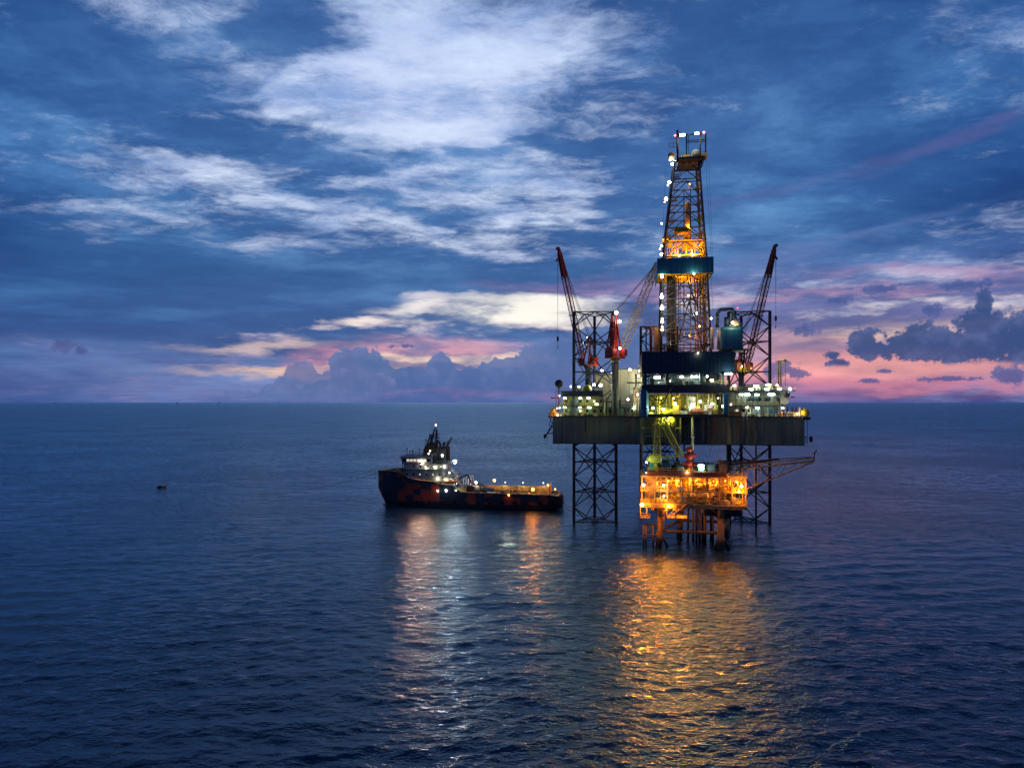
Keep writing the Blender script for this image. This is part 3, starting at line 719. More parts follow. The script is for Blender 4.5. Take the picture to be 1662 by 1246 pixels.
m.rail([(44.6, 195.7, 86.6), (55, 195.7, 86.6)], 1.2, .06, 1.0).rail([(44.6, 206, 86.6), (55, 206, 86.6)], 1.2, .06, 1.0)
for x in (44.8, 47.2, 49.6, 52.0, 54.6):
    for y in (196.2, 205.2): m.tube((x, y, 82), (x, y, 87.6), .13, 5)
m.tube((44.8, 196.2, 82.2), (49.6, 196.2, 87.4), .13, 5).tube((49.6, 196.2, 87.4), (54.6, 196.2, 82.2), .13, 5)
m.path(arcpath(Vector((49.8, 196.0, 82.2)), 4.6, 0, math.pi, 12), .12, 5)
m.box(43.0, 45.4, 198, 203, 87.6, 88.0).box(46.2, 50.2, 196.4, 200, 89.0, 90.2, .2).tube((46.6, 197, 82), (46.6, 197, 89), .2, 6)
m.build('racking_board', M['yellow'], derrick)
m = MB()
wx0, wx1, wy0, wy1 = X(1068.5, 192.3), X(1157.5, 192.3), 192.3, 208.0
wz0, wz1 = Z(443.6, 192.3), Z(417.8, 192.3)
m.box(wx0, wx1, wy0, wy0+.2, wz0, wz1).box(wx0, wx0+.2, wy0+.2, wy1, wz0-.9, wz1-.3).box(wx1-.2, wx1, wy0+.2, wy1, wz0, wz1-.3).box(wx0+.2, wx1-.2, wy1-.2, wy1, wz0, wz1-.3)
m.build('windwall', BLUEP, derrick)
m = MB()
for k in range(8): y = wy0+1+k*1.95; m.box(wx0+.2, wx1-.2, y, y+.25, wz0+.1, wz0+.5)
m.box(wx0+.3, wx0+3, wy0+.4, wy1-.4, wz0+.5, wz0+.6).box(wx1-3, wx1-.3, wy0+.4, wy1-.4, wz0+.5, wz0+.6).box(wx0+2, wx1-2.5, wy0+1, wy0+6, wz0+.55, wz0+.65)
m.build('windwall_floor', M['yellow'], derrick)
# crown
m = MB(); za = Z(265, 197); zc = Z(250.5, 196.4)
m.box(X(1099, 196.4), X(1140, 196.4), 196.0, 204.6, za+.9, za+1.5)
m.add([(47.3, 197, za), (54.0, 197, za), (54.0, 203.8, za), (47.3, 203.8, za), (X(1099, 196), 196, za+.9), (X(1140, 196), 196, za+.9), (X(1140, 196), 204.6, za+.9), (X(1099, 196), 204.6, za+.9)],
      [(0, 1, 5, 4), (1, 2, 6, 5), (2, 3, 7, 6), (3, 0, 4, 7), (3, 2, 1, 0)])
m.mat(1).rail([(X(1099, 196), 196.1, za+1.5), (X(1140, 196), 196.1, za+1.5)], 1.2, .05, 1.0).rail([(X(1099, 196), 204.5, za+1.5), (X(1140, 196), 204.5, za+1.5)], 1.2, .05, 1.0)
m.mat(0)
zt_ = Z(217, 197)
for px, D, top in ((1096.3, 197, 211), (1132, 197, 217), (1135, 203, 218), (1105, 203, 218)):
    m.tube(P(px, 262, D), P(px, top, D), .34 if px < 1097 else .2, 7)
m.tube(P(1096, 219, 197), P(1140, 219, 197), .2, 6).tube(P(1110, 229, 199), P(1140, 229, 199), .14, 5).tube(P(1105, 219, 203), P(1135, 219, 203), .15, 5)
m.tube(P(1135, 219, 203), P(1132, 219, 197), .15, 5).tube(P(1105, 219, 203), P(1096, 219, 197), .15, 5).tube(P(1105, 232, 203), P(1135, 232, 203), .12, 5)
m.tube(P(1111, 219, 200), P(1111, 250, 200), .1, 5)
m.mat(2)
for py in (224, 231.5, 238): m.tube(P(1082, py, 198), P(1096, py, 198), .1, 5)
for px in (1082, 1089): m.tube(P(px, 238, 198), P(px, 231, 198), .08, 4)
m.build('crown_platform', [M['dark'], M['yellow'], M['brown']], derrick)
m = MB().box(X(1101, 199), X(1114, 199), 199, 202, za+1.5, za+3.1, .15).mat(1).lathe((X(1122.5, 199), 199, za+3.0), [(.1, -1.2), (1.15, -1.1), (1.2, 0), (1.2, 1.0), (.7, 1.3)], 14, 'y')
m.mat(0).lathe((X(1128, 200), 200, za+2.7), [(.1, -.8), (1.0, -.7), (1.0, .8), (.1, .9)], 12, 'y').box(X(1135, 199), X(1140.5, 199), 198, 200, za+1.5, za+3.0, .1)
m.build('crown_block', [M['yellow'], M['white']], derrick)
MB().lathe((X(1083.5, 200), 200, Z(259, 200)), [(.2, 0), (.9, .4), (1.0, 1.8), (.5, 2.2)], 10).tube(P(1083.5, 258, 200), P(1096, 262, 200), .12, 5).build('sheave_housing', M['ochre'], derrick)
m = MB()
for a, b_ in (((1077.5, 262), (1074, 400)), ((1140.5, 255), (1151, 416)), ((1145.5, 262), (1153, 416)), ((1149, 445), (1157, 568))): m.tube(P(*a, 197), P(*b_, 195), .035, 4)
m.build('guy_line', M['rope'], derrick)
# ladder way with lamps up the left back leg
m = MB(); lp = [P(1075.2, 565, 207), P(1075, 445, 207), P(1074.5, 400, 206.5), P(1092, 272, 203.4)]
for a, b_ in zip(lp, lp[1:]): m.ladder(a, b_, .8)
for a in (540, 505, 470, 440, 400, 360, 325, 290):
    t_ = P(1076 if a > 400 else 1074.5+(400-a)*.135, a, 206); m.box(t_.x-1.2, t_.x+.6, t_.y-.8, t_.y+.8, t_.z-.1, t_.z).rail([(t_.x-1.2, t_.y-.8, t_.z), (t_.x+.6, t_.y-.8, t_.z)], 1.1, .05, .9)
m.build('ladder', M['brown'], derrick)
for px, py, k, pw in ((1075.3, 449, 'warm', 300), (1075.2, 482, 'cool', 400), (1075.4, 500, 'warm', 300), (1075.8, 522, 'warm', 300), (1075.8, 535, 'warm', 300),
                      (1073.8, 399, 'warm', 300), (1073.8, 413, 'warm', 300), (1074, 363, 'peach', 250), (1081, 323, 'warm', 250), (1086.4, 296, 'warm', 250), (1091.4, 266.5, 'cool', 350), (1087.5, 260, 'cool', 200)):
    D = 194.2 if py > 440 else 201 if py > 300 else 200.5; px = px-1 if py > 440 else px
    XF[0] = None
    bulb(derrick, P(px, py, D), k, pw, .5 if py not in (260, 363) else .3)
    if py in (449, 482, 500, 522, 535): bulb(derrick, P(px, py-4.5, D), k, 0, .3)
    if py in (323, 296, 399): bulb(derrick, P(px-2.5, py+5, D), 'peach', 0, .22)
XF[0] = CANTX
lamp(derrick, P(1105, 219, 196), 'cool', 500, 1.5, .6); lamp(derrick, P(1127.5, 218, 196), 'warm', 500, 1.5, .6)
bulb(derrick, P(1092.8, 219, 196.5), 'red', 60, .4, 'warning_lamp'); bulb(derrick, P(1138.3, 217.3, 196.5), 'red', 60, .4, 'warning_lamp')
for px, py, D, k, pw in ((1122.5, 414, 195, 'sod', 2600), (1100, 415, 195.4, 'sod', 2600), (1112, 412, 204, 'sod', 2200), (1127, 444.5, 192.0, 'warm', 250), (1096, 447, 199, 'sod', 1500), (1127.5, 509, 196, 'cool', 700), (1132, 530, 196, 'sod', 900), (1088, 560, 198, 'warm', 500), (1108, 480, 203, 'sod', 2600), (1109, 460, 206, 'sod', 2000), (1112, 545, 200, 'sod', 2200), (1110, 370, 200.5, 'sod', 1200), (1112, 300, 200.5, 'sod', 500)):
    bulb(derrick, P(px, py, D), k, pw, .34)
lamp(derrick, P(1136, 573, 189.2), 'warm', 100, .5, .4)
bulb(RIG, P(1156, 517.5, 190), 'peach', 150, .28); bulb(RIG, P(1188.5, 525, 190.6), 'warm', 500, .5); bulb(RIG, P(1195, 501.5, 192), 'red', 20, .18, 'warning_lamp')

# ---- floodlights under the drill floor and in the cantilever
for px, py, k, pw, w in ((1067, 612, 'cool', 900, 1.9), (1085.5, 619, 'cool', 900, 1.6), (1106, 611.5, 'cool', 900, 1.2), (1122, 611.5, 'cool', 400, .7), (1128, 611.3, 'cool', 900, 1.1), (1146, 611, 'cool', 0, .6), (1153, 617, 'warm', 900, 1.4), (1183.5, 607, 'cool', 700, 2.2)):
    lamp(RIG, P(px, py, 188.9) if px > 1180 else P(px, py, 193.6), k, pw, w, .6)
for px, py, k, pw, col in ((1063, 662, 'cool', 900, None), (1079, 664, 'cool', 1500, 'lime'), (1126, 657, 'cool', 900, None), (1138, 651.5, 'warm', 700, None), (1157, 655, 'cool', 700, None), (1098, 655, 'warm', 900, 'lime'), (1174, 659, 'warm', 400, None)):
    lamp(RIG, P(px, py, 190.8), k, pw*.5, .8, .6, colour=LC[col] if col else None)
lamp(RIG, P(1088, 678, 193), 'cool', 5200, .6, .5, colour=LC['lime'])
for px in (1070, 1090, 1112, 1134, 1160): lamp(RIG, P(px, 646, 197), 'warm', 380, .5, .3, colour=(1.0, .92, .30))
XF[0] = HULLX
# ------------------------------------------------------------------ accommodation and deck houses on the hull
def windows(parent, spots, y, w, h, lit=None, round_=False, name='window'):
    for i, (x, z) in enumerate(spots):
        m = MB()
        if round_: m.lathe((x, y, z), [(w*.65, .02), (w*.65, -.05), (w*.5, -.08)], 10, 'y').mat(1).lathe((x, y, z), [(w*.48, -.02), (w*.48, -.10)], 10, 'y')
        else: m.box(x-w/2-.08, x+w/2+.08, y-.05, y+.02, z-h/2-.08, z+h/2+.08).mat(1).box(x-w/2, x+w/2, y-.09, y-.052, z-h/2, z+h/2)
        m.build(name, [M['slate'], G['win'] if lit and i in lit else M['glass']], parent)
# left block: dark roof over two lit galleries
D = 218.0; ax0, ax1 = X(907, D), X(978, D)
m = MB()
m.box(ax0+.8, ax1, D+2.2, 236, 35.35, 41.8).mat(1)
m.box(ax0-.2, ax1+.2, D-.3, 237, 41.8, 42.1).box(ax0+.3, ax1+.1, D, 237, 42.1, Z(633.5, D)).box(ax0-.2, ax1+.2, D-.3, D+2.2, 38.35, 38.65)
for i in range(8): x = ax0+.2+i*(ax1-ax0-.4)/7; m.bar((x, D+.1, 35.35), (x, D+.1, 41.8), .2)
lq = m.build('living_quarters', [M['olive'], M['slate']], RIG, )
tag(lq, "accommodation block with dark roof parapet and two lit galleries")
MB().rail([(ax0, D-.2, 38.65), (ax1, D-.2, 38.65)], 1.1, .05, 1.2).rail([(ax0, D, Z(633.5, D)), (ax1, D, Z(633.5, D))], 1.2, .05, 1.5).build('gallery_rail', M['yellow'], lq)
windows(lq, [(ax0+2+i*2.3, 40.2) for i in range(6)], D+2.18, .8, .8, (1, 4)); windows(lq, [(ax0+2+i*2.3, 37.0) for i in range(6)], D+2.18, .8, .8, (2,))
for x in (ax0+3.2, ax0+9.9): MB().box(x-.45, x+.45, D+2.1, D+2.2, 35.4, 37.5).build('door', M['green'], lq)
m = MB().box(X(925, 224), X(946, 224), 224, 229, 43.9, Z(627, 224), .15).box(X(958, 226), X(973, 226), 226, 231, 43.9, Z(622, 226), .15).build('roof_unit', M['dark'], lq)
m = MB().lathe((X(949.5, 222), 222, 43.8), [(1.6, 0), (1.5, .9), (1.0, 1.6), (.3, 1.9)], 12).build('roof_vent', M['lime'], lq)
for px, py, k, pw in ((915, 645.6, 'cool', 700), (941, 645.6, 'cool', 900), (955, 645.6, 'cool', 900), (915, 661, 'cool', 900), (939.5, 661, 'blue', 900), (956, 661, 'cool', 700), (968, 656, 'warm', 700)):
    lamp(lq, (X(px, D), D+.5, Z(py, D)), k, pw*.35, 1.3, .5, colour=(.95, 1.0, .55))
for px, py, pw in ((960.5, 623.5, 1500), (971.5, 624.5, 1800), (935.5, 627, 300), (922, 626.5, 0)): lamp(lq, P(px, py, 223), 'cool', pw*.5, 1.2 if pw > 500 else .7, .9 if pw > 500 else .5)
# satellite dome on its mast, bridge wing and flare arm
m = MB().ball(P(904.6, 621.5, 219), 1.36, 18).mat(1).tube(P(904.6, 628, 219), P(904.6, 676, 219), .22, 8).rail([P(901, 634, 218.6), P(909, 634, 218.6)], 1.0, .05, .8)
m.box(X(901, 219), X(909.5, 219), 218.4, 220.4, Z(634.6, 219), Z(634, 219)).bar(P(891, 645.5, 219), P(904, 645.5, 219), .35).build('satellite_dome', [M['dark'], M['brown']], RIG)
for py in (642, 662): bulb(RIG, P(906.5, py, 218), 'cool', 60, .25)
m = MB()
for py in (655, 663, 671): m.rail([P(900, py+4, 218), P(907, py+4, 218)], 1.0, .05, .8)
for px in (900.5, 906): m.tube(P(px, 634, 218), P(px, 676, 218), .1, 5)
m.build('stair_tower', M['brown'], RIG)
# pale equipment house behind
D2 = 236.0
m = MB().box(X(990, D2), X(1038.5, D2), D2, 252, 35.35, Z(599, D2)).box(X(951, D2), X(989.6, D2), D2+.6, 252, 35.35, Z(607, D2))
m.mat(1).box(X(988, D2), X(1040, D2), D2-.4, 252.4, Z(599, D2), Z(597.4, D2)).box(X(950, D2), X(988, D2), D2, 252.4, Z(607, D2), Z(605.8, D2))
eh = m.build('equipment_house', [SIDING, M['slate']], RIG)
MB().box(X(1011, D2), X(1020, D2), D2-.12, D2-.01, Z(640, D2), Z(632, D2)).build('shutter', M['white'], eh)
m = MB().bar(P(1009, 620.5, 232), P(1034, 620.5, 232), .45); m.tube(P(1010, 620, 232), P(1010, 600, 234), .1, 5); m.build('jib', M['dark'], eh)
for px, py, k, pw in ((1028.5, 601, 'warm', 900), (1027.5, 609.5, 'warm', 300), (1039, 624, 'cool', 900), (968, 600, 'warm', 700), (1013, 599, 'warm', 500), (984, 603, 'warm', 300)): bulb(eh, P(px, py, 233), k, pw, .42)
bulb(RIG, P(1014.5, 648, 226), 'cool', 600, .45); bulb(RIG, P(1038, 640, 214), 'warm', 500, .4); bulb(RIG, P(1029, 663, 216), 'cool', 200, .3)
m = MB()
for px in (1031, 1034, 1038): m.tube(P(px, 676, 216), P(px, 606 if px == 1034 else 628, 216), .3, 7)
m.ball(P(1034, 590, 226), .7).tube(P(1034, 590, 226), P(1037, 612, 226), .5, 7).box(X(1036, 225), X(1041, 225), 224, 227, Z(604, 225), Z(596, 225), .2)
m.build('exhaust_stack', M['cream'], RIG)
clutter(MB(), X(981, 218), X(1040, 218), 216.8, 226, HT, 40.6, 60, 21, 4, .5, 2.2).build('mud_pit', [M['slate'], M['dark'], M['pipe'], M['green']], RIG)
clutter(MB(), X(907, 217), X(978, 217), 216.3, 217.5, HT, 36.6, 24, 22, 4, .3, .9).build('deck_valve_bank', [M['pipe'], M['dark'], M['slate'], M['cream']], RIG)
for px in (983, 987.5):
    MB().tube(P(px, 676, 216.6), P(px, 644, 216.6), .22, 8).ball(P(px, 644, 216.6), .24).build('filling_column', M['cream'], RIG)
# right block: lit galleries with a row of portholes
bx0, bx1 = X(1183, D), X(1261, D)
m = MB().box(bx0, bx1, D+1.8, 238, 35.35, 43.2).mat(1)
m.box(bx0-.2, bx1+.3, D-.3, 238.4, Z(635, D), Z(633, D)).box(bx0-.2, bx1+.3, D-.3, D+1.8, Z(659.5, D), Z(658, D)).box(bx1+.3, X(1284, D), D-.2, D+5, Z(635, D), Z(633.2, D))
for i in range(10): x = bx0+i*(bx1-bx0)/9; m.bar((x, D, 35.35), (x, D, Z(635, D)), .16)
sh = m.build('service_house', [M['olivegrey'], M['slate']], RIG); tag(sh, "pale deck house with portholes under bright floodlights")
windows(sh, [(X(px, D+1.8), Z(647.5, D+1.8)) for px in (1211.5, 1217, 1225, 1227.5, 1238, 1242, 1256)], D+1.78, 1.15, 1.15, (), True)
windows(sh, [(X(px, D+1.8), Z(666, D+1.8)) for px in (1192, 1202, 1213)], D+1.78, 1.1, .8, (0,))
for px in (1223, 1246): x = X(px, D+1.8); MB().box(x-.5, x+.5, D+1.7, D+1.79, 35.4, 37.6).build('door', M['blue'], sh)
MB().rail([(bx0, D-.2, Z(658, D)), (bx1, D-.2, Z(658, D))], 1.1, .05, 1.2).rail([(bx0, D-.2, Z(633, D)), (X(1284, D), D-.2, Z(633, D))], 1.1, .05, 1.4).build('gallery_rail', M['yellow'], sh)
m = MB().box(X(1200, 222), X(1233, 222), 222, 228, 43.2, Z(624, 222), .15).box(X(1236, 222), X(1252, 222), 222, 227, 43.2, Z(626, 222), .15).build('roof_unit', M['slate'], sh)
clutter(MB(), bx0, bx1, D+.2, D+3, Z(633, D), 45.6, 26, 31, 4, .3, 1.1).build('roof_pipework', [M['white'], M['pipe'], M['slate'], M['green']], sh)
clutter(MB(), bx0+.5, bx1-.5, D+.1, D+1.6, 35.35, 38.2, 30, 32, 4, .3, .9).build('gallery_pipework', [M['white'], M['pipe'], M['brown'], M['cream']], sh)
for px, py, k, pw, w in ((1190, 625.5, 'warm', 900, .9), (1224, 626, 'cool', 1200, 1.6), (1216, 631.5, 'cool', 1200, 1.7), (1243, 624.5, 'cool', 1200, 1.4), (1241, 631.5, 'blue', 1200, 1.5), (1256.5, 625, 'warm', 600, .6), (1260, 631, 'cool', 900, 1.3), (1276.5, 631, 'cool', 900, 1.5),
                         (1201, 640, 'cool', 900, 1.8), (1210, 640, 'cool', 900, 1.8), (1225.5, 640.5, 'cool', 900, 1.5), (1248, 640, 'cool', 1200, 2.0), (1226, 662, 'cool', 1500, 1.6), (1210, 661, 'cool', 700, 1.2), (1184.5, 656, 'warm', 300, .6)):
    lamp(sh, (X(px, D), D+.3, Z(py, D)), k, pw*.28, w, .5)
# stepped stair wing at the right end
m = MB()
for a, b_, c, d_ in ((1262, 1277, 634, 646), (1263, 1275, 646, 655), (1263, 1271, 655, 662)): m.box(X(a, D), X(b_, D), D+1, D+4, Z(d_, D), Z(c, D))
m.mat(1).box(X(1261, D), X(1271, D), D-.1, D+4, Z(660, D), Z(659, D)); m.build('stair_wing', [M['cream'], M['dark']], sh)
MB().lathe(P(1271.5, 640, D-.2), [(.2, -.1), (1.0, 0), (1.0, .5), (.2, .6)], 12, 'y').bar(P(1277, 644.5, D), P(1283, 644.5, D), .35).build('fire_monitor', M['dark'], sh)
lamp(sh, P(1265.3, 662, D-.4), 'blue', 300, .5, .5)
m = MB()                                                              # yellow mast frame by the right leg
for px in (1253, 1256.5, 1263.5): m.bar(P(px, 632, 226), P(px, 586, 226), .32 if px < 1260 else .12)
m.bar(P(1251, 586.5, 226), P(1266, 586.5, 226), .3).bar(P(1252, 606, 226), P(1258, 606, 226), .2).box(X(1261.5, 226), X(1265, 226), 225.6, 226.4, Z(588, 226), Z(584, 226))
m.build('davit_frame', M['lime'], RIG)
# deck edge on the right: winches, reels, bollards
clutter(MB(), X(1262, 216.5), X(1296, 216.5), 216, 222, HT, 38.4, 34, 41, 4, .4, 1.2).build('mooring_winch', [M['orange'], M['brown'], M['cream'], M['slate']], RIG)
m = MB().box(X(1296, 215), X(1309, 215), 214.2, 219, HT-.9, HT, .1).bar(P(1262, 672, 215.6), P(1280, 672, 215.6), .2).build('edge_platform', M['dark'], RIG)
o = solo(MB().ball(P(1301, 669.6, 216), 1.33, 18).tube(P(1301, 664, 216), P(1300.5, 661, 216), .25, 8).lathe(P(1301, 669.6, 216), [(1.36, -.08), (1.36, .08)], 18), 'mooring_buoy', M['yellow'], P(1301, 676, 216), "round yellow buoy resting on the deck edge at the hull's right corner", "buoy")
bulb(RIG, P(1290, 671, 215.2), 'warm', 300, .22)
# left deck edge platform with its covered life-raft cradle
m = MB().box(X(887.5, 217), X(907, 217), 215.6, 219, HT-.35, HT, .05).rail([(X(888, 217), 215.7, HT), (X(907, 217), 215.7, HT)], 1.0, .05, .9)
m.bar((X(889, 217), 217, HT-.3), (X(896, 216), 217, 32.8), .2); m.build('edge_platform', M['dark'], RIG)
a, b_ = X(889, 217), X(904.5, 217); z1 = Z(661, 217); ym = 217.4
m = MB().add([(a, 216.2, HT+.02), (b_, 216.2, HT+.02), (b_, 218.6, HT+.02), (a, 218.6, HT+.02), (a+.7, ym, z1-.5), (b_-1.4, ym, z1)], [(0, 1, 5, 4), (1, 2, 5), (2, 3, 4, 5), (3, 0, 4), (3, 2, 1, 0)])
m.mat(1).bar((a+.6, 216.15, HT+.2), (b_-1.2, 216.9, z1-.6), .25).bar((b_-.3, 216.15, HT+.2), (a+1.6, 216.9, z1-.9), .25)
solo(m, 'life_raft', [M['orange'], M['yellow']], (X(896, 217), 217, HT), "orange peaked life raft cover on the ledge at the hull's left corner", "life raft")
bulb(RIG, P(905, 674.5, 215.4), 'warm', 200, .25); bulb(RIG, P(904, 663, 215.6), 'warm', 100, .2)
# anchor racks at both ends
m = MB(); A = lambda x, y: P(x, y, 217)
m.bar(A(897.5, 684), A(884, 709), .28).bar(A(897.5, 690), A(884, 709), .28).bar(A(897.5, 703.5), A(884.5, 706), .28).bar(A(893, 676), A(889.5, 693), .2).bar(A(892, 694), A(897.5, 692), .2)
m.box(X(880.5, 217), X(885, 217), 216.4, 217.6, Z(713, 217), Z(706, 217), .15).sag(A(881, 712), A(888, 712), 1.2, .06)
m.build('anchor_rack', M['dark'], RIG)
A = lambda x, y: P(x-9, y, 217)
m = MB().bar(A(1303, 706), A(1312, 709), .3).bar(A(1303, 714), A(1311, 712), .3).box(X(1307, 217), X(1311, 217), 216.3, 217.7, Z(716, 217), Z(707, 217), .3).sag(A(1306, 714), A(1312, 714), .8, .1)
m.build('anchor_rack', M['dark'], RIG)
m = MB().sag(P(919, 722, 216.5), P(931, 757, 205), 1.0, .05, 8, 4).sag(P(923, 722, 216.5), P(932, 756, 205), 1.6, .05, 8, 4)
m.build('hanging_hose', M['rope'], RIG)
# loose gear on the hull deck
def container(loc, c, label, w=6.0, dpt=2.4, h=2.5, group=None, rz=0.0):
    m = MB().box(-w/2, w/2, -dpt/2, dpt/2, 0, h)
    for i in range(int(w/.45)): x = -w/2+.25+i*.45; m.box(x, x+.2, -dpt/2-.05, -dpt/2-.003, .2, h-.2)
    for x in (-w/2, w/2): m.mat(1).box(x-.09, x+.09, -dpt/2-.09, -dpt/2+.1, 0, h+.02).box(x-.09, x+.09, dpt/2-.1, dpt/2+.09, 0, h+.02)
    o = m.build('container', [c, M['dark']], None, True); o.location = loc; o.rotation_euler = (0, 0, rz)
    return tag(o, label, "container", group)
container(xf((X(1000, 219), 220, HT)), M['green'], "green cargo container on the rig deck beside the big crane pedestal", 4.5)
container(xf((X(1190, 217), 217.1, HT)), M['brown'], "rust red container at the foot of the floodlit deck house", 3.2, 1.6, 1.6)

XF[0] = None
# ------------------------------------------------------------------ pedestal cranes
def crane(loc, heading, boom_len, elev, label, base_z, top_z, aframe=8.0, pc='slate', pr=1.0, boomw=1.5, hook=20.0, cabc='red', light=True, boomc=None, solid=True, hook_on=True):
    """crane at the origin with boom towards +x; base_z..top_z is the pedestal"""
    t = empty('pedestal_crane', loc, label, "crane", rz=heading); LOCAL.add(t.name)
    h = top_z-base_z; OFF[t.name] = Vector((0, 0, 0))
    MB().tube((0, 0, 0), (0, 0, h), pr, 16).lathe((0, 0, h-1.2), [(pr, 0), (pr*1.5, 1.0), (pr*1.5, 1.2)], 16).build('pedestal', M[pc], t)
    m = MB().box(-3.2, 3.0, -1.9, 1.9, h+.05, h+.6, .15).box(-3.4, -.9, -1.7, 1.7, h+.6, h+3.2, .3).tube((-2.2, -1.2, h+3.3), (-2.2, 1.2, h+3.3), .8, 12)
    m.rail([(-3.2, -1.9, h+.6), (3, -1.9, h+.6)], 1.1, .05, 1.0); m.build('turntable', M[cabc], t)
    cab = MB().box(.6, 2.4, -3.2, -1.5, h+.7, h+3.0, .3).build('cab', M[cabc], t)
    MB().box(2.28, 2.44, -3.0, -1.7, h+1.6, h+2.7).build('window', M['glass'], cab)
    m = MB()
    for s in (-1, 1):
        m.bar((1.2, s*1.5, h+.6), (-.6, s*.8, h+aframe), .42).bar((-2.8, s*1.5, h+.6), (-.6, s*.8, h+aframe), .36)
        m.tube((-.6-.9, s*1.1, h+aframe*.5), (.7, s*1.1, h+aframe*.5), .14, 5)
    m.bar((-.6, -.9, h+aframe), (-.6, .9, h+aframe), .5).box(-1.3, .3, -1.2, 1.2, h+aframe-.5, h+aframe-.35).rail([(-1.3, -1.2, h+aframe-.35), (.3, -1.2, h+aframe-.35)], 1.0, .05, .8)
    m.build('a_frame', M[cabc], t)
    e = R(elev); d = Vector((math.cos(e), 0, math.sin(e))); p0 = Vector((2.2, 0, h+1.0)); tip = p0+d*boom_len
    m = MB().lattice(p0, p0+d*boom_len*.12, .5, boomw, 2, .18, .1, (0, 1, 0)).lattice(p0+d*boom_len*.12, p0+d*boom_len*.74, boomw, boomw, int(boom_len*.62/1.7), .16, .07, (0, 1, 0))
    m.mat(1).lattice(p0+d*boom_len*.74, p0+d*boom_len*.96, boomw, .9, 6, .22, .12, (0, 1, 0))
    n = Vector((-d.z, 0, d.x))
    if solid:                                                          # plated boom head
        q = [p0+d*boom_len*u+n*w for u, w in ((.76, -boomw*.42), (.93, -.5), (1.0, -.35), (1.0, .3), (.93, .6), (.76, boomw*.42))]
        for s in (-.5, .42): m.add([v+Vector((0, s, 0)) for v in q]+[v+Vector((0, s+.08, 0)) for v in q], [tuple(range(5, -1, -1)), tuple(range(6, 12))]+[(i, (i+1) % 6, 6+(i+1) % 6, 6+i) for i in range(6)])
    m.tube(tip-n*.3+Vector((0, -.5, 0)), tip-n*.3+Vector((0, .5, 0)), .55, 12).bar(p0+d*boom_len*.93-n*.4, p0+d*boom_len*.90-n*2.2, .5)
    k = boom_len*.42; m.mat(0).rail([p0+d*k+n*1.2, p0+d*(k+1.5)+n*1.2], .9, .05, .8).box((p0+d*k).x-1.2, (p0+d*k).x+1.2, -1.2, 1.2, (p0+d*k).z, (p0+d*k).z+.12)
    m.build('boom', [M[boomc or cabc], M[boomc or cabc]], t)
    m = MB(); top = Vector((-.6, 0, h+aframe))
    for s in (-.7, -.25, .25, .7): m.tube(top+Vector((0, s, 0)), p0+d*boom_len*.95+Vector((0, s*.6, 0)), .045, 4)
    m.build('pendant_line', M['rope'], t)
    if hook_on:
        m = MB(); hk = tip+Vector((.3, 0, -hook)); m.tube(tip+Vector((.3, .1, 0)), hk, .04, 4).tube(tip+Vector((.3, -.1, 0)), hk, .04, 4)
        m.lathe(hk-Vector((0, 0, 1.9)), [(.1, 0), (.38, .3), (.38, 1.5), (.1, 1.9)], 8).tube(hk-Vector((0, 0, 1.9)), hk-Vector((0, 0, 3.6)), .05, 4).tube(hk-Vector((0, 0, 3.4)), hk-Vector((.1, 0, 4.4)), .14, 6)
        m.build('hook_block', M['dark'], t)
    return t, h
def crane_to(px, D, zb, zt, tip, tipD, **kw):
    """aim the crane so that its boom ends at tip"""
    loc = P(px, 652, D); loc.z = zb; T = P(tip[0], tip[1], tipD)
    dx, dy = T.x-loc.x, T.y-loc.y; hd = math.atan2(dy, dx); r = math.hypot(dx, dy)-2.2; dz = T.z-(zt+1.0)
    return crane(loc, hd, math.hypot(r, dz), math.degrees(math.atan2(dz, r)), base_z=zb, top_z=zt, **kw)
t, h = crane_to(955, 240, HT, Z(594, 240), (906.5, 403), 233, label="red pedestal crane at the left leg, its dark boom raised steeply over the sea", hook=30, aframe=10, pc='slate', pr=1.1)
bulb(t, (-.9, -1.5, h+10.4), 'cool', 300, .5, local=True); bulb(t, (.6, -1.6, h+8.2), 'cool', 300, .5, local=True)
t, h = crane_to(998.5, 221, HT, Z(582, 221), (1069, 421), 236, label="red pedestal crane between left leg and derrick, pale boom laid towards the derrick", aframe=14.5, pc='sage', pr=1.15, boomc='cream', boomw=2.0, hook_on=False, solid=False)
MB().box(-2.0, .3, -.9, .9, h+.6, h+9.5, .25).box(-1.6, .1, -.7, .7, h+9.5, h+12, .2).build('mast_house', M['red'], t)
bulb(t, (-1.4, -1.6, h+14.6), 'cool', 500, .55, local=True); bulb(t, (.6, -1.4, h+12.0), 'cool', 300, .5, local=True); bulb(t, (-.5, -2.4, h+3.2), 'peach', 250, .42, local=True)
t, h = crane_to(1203, 228, HT, Z(603, 228), (1258, 398), 233, label="dark red pedestal crane beside the right leg with boom raised to the right", hook=24, aframe=9.5, pc='slate', pr=.9, cabc='brown', boomc='brown')
MB().lathe((0, 0, h-.2), [(2.6, 0), (2.6, .25)], 20).rail([(-2.2, -2.0, h), (2.2, -2.0, h)], 1.2, .05, .8).box(-2.0, 2.0, -1.8, -1.4, h+.1, h+1.6, .1).build('service_deck', M['lime'], t)
bulb(t, (-1.8, -2.6, h+1.6), 'warm', 250, .3, local=True); bulb(t, (1.5, -2.6, h+.9), 'warm', 200, .25, local=True); bulb(t, (2.4, -2.0, h+1), 'cool', 100, .2, local=True)

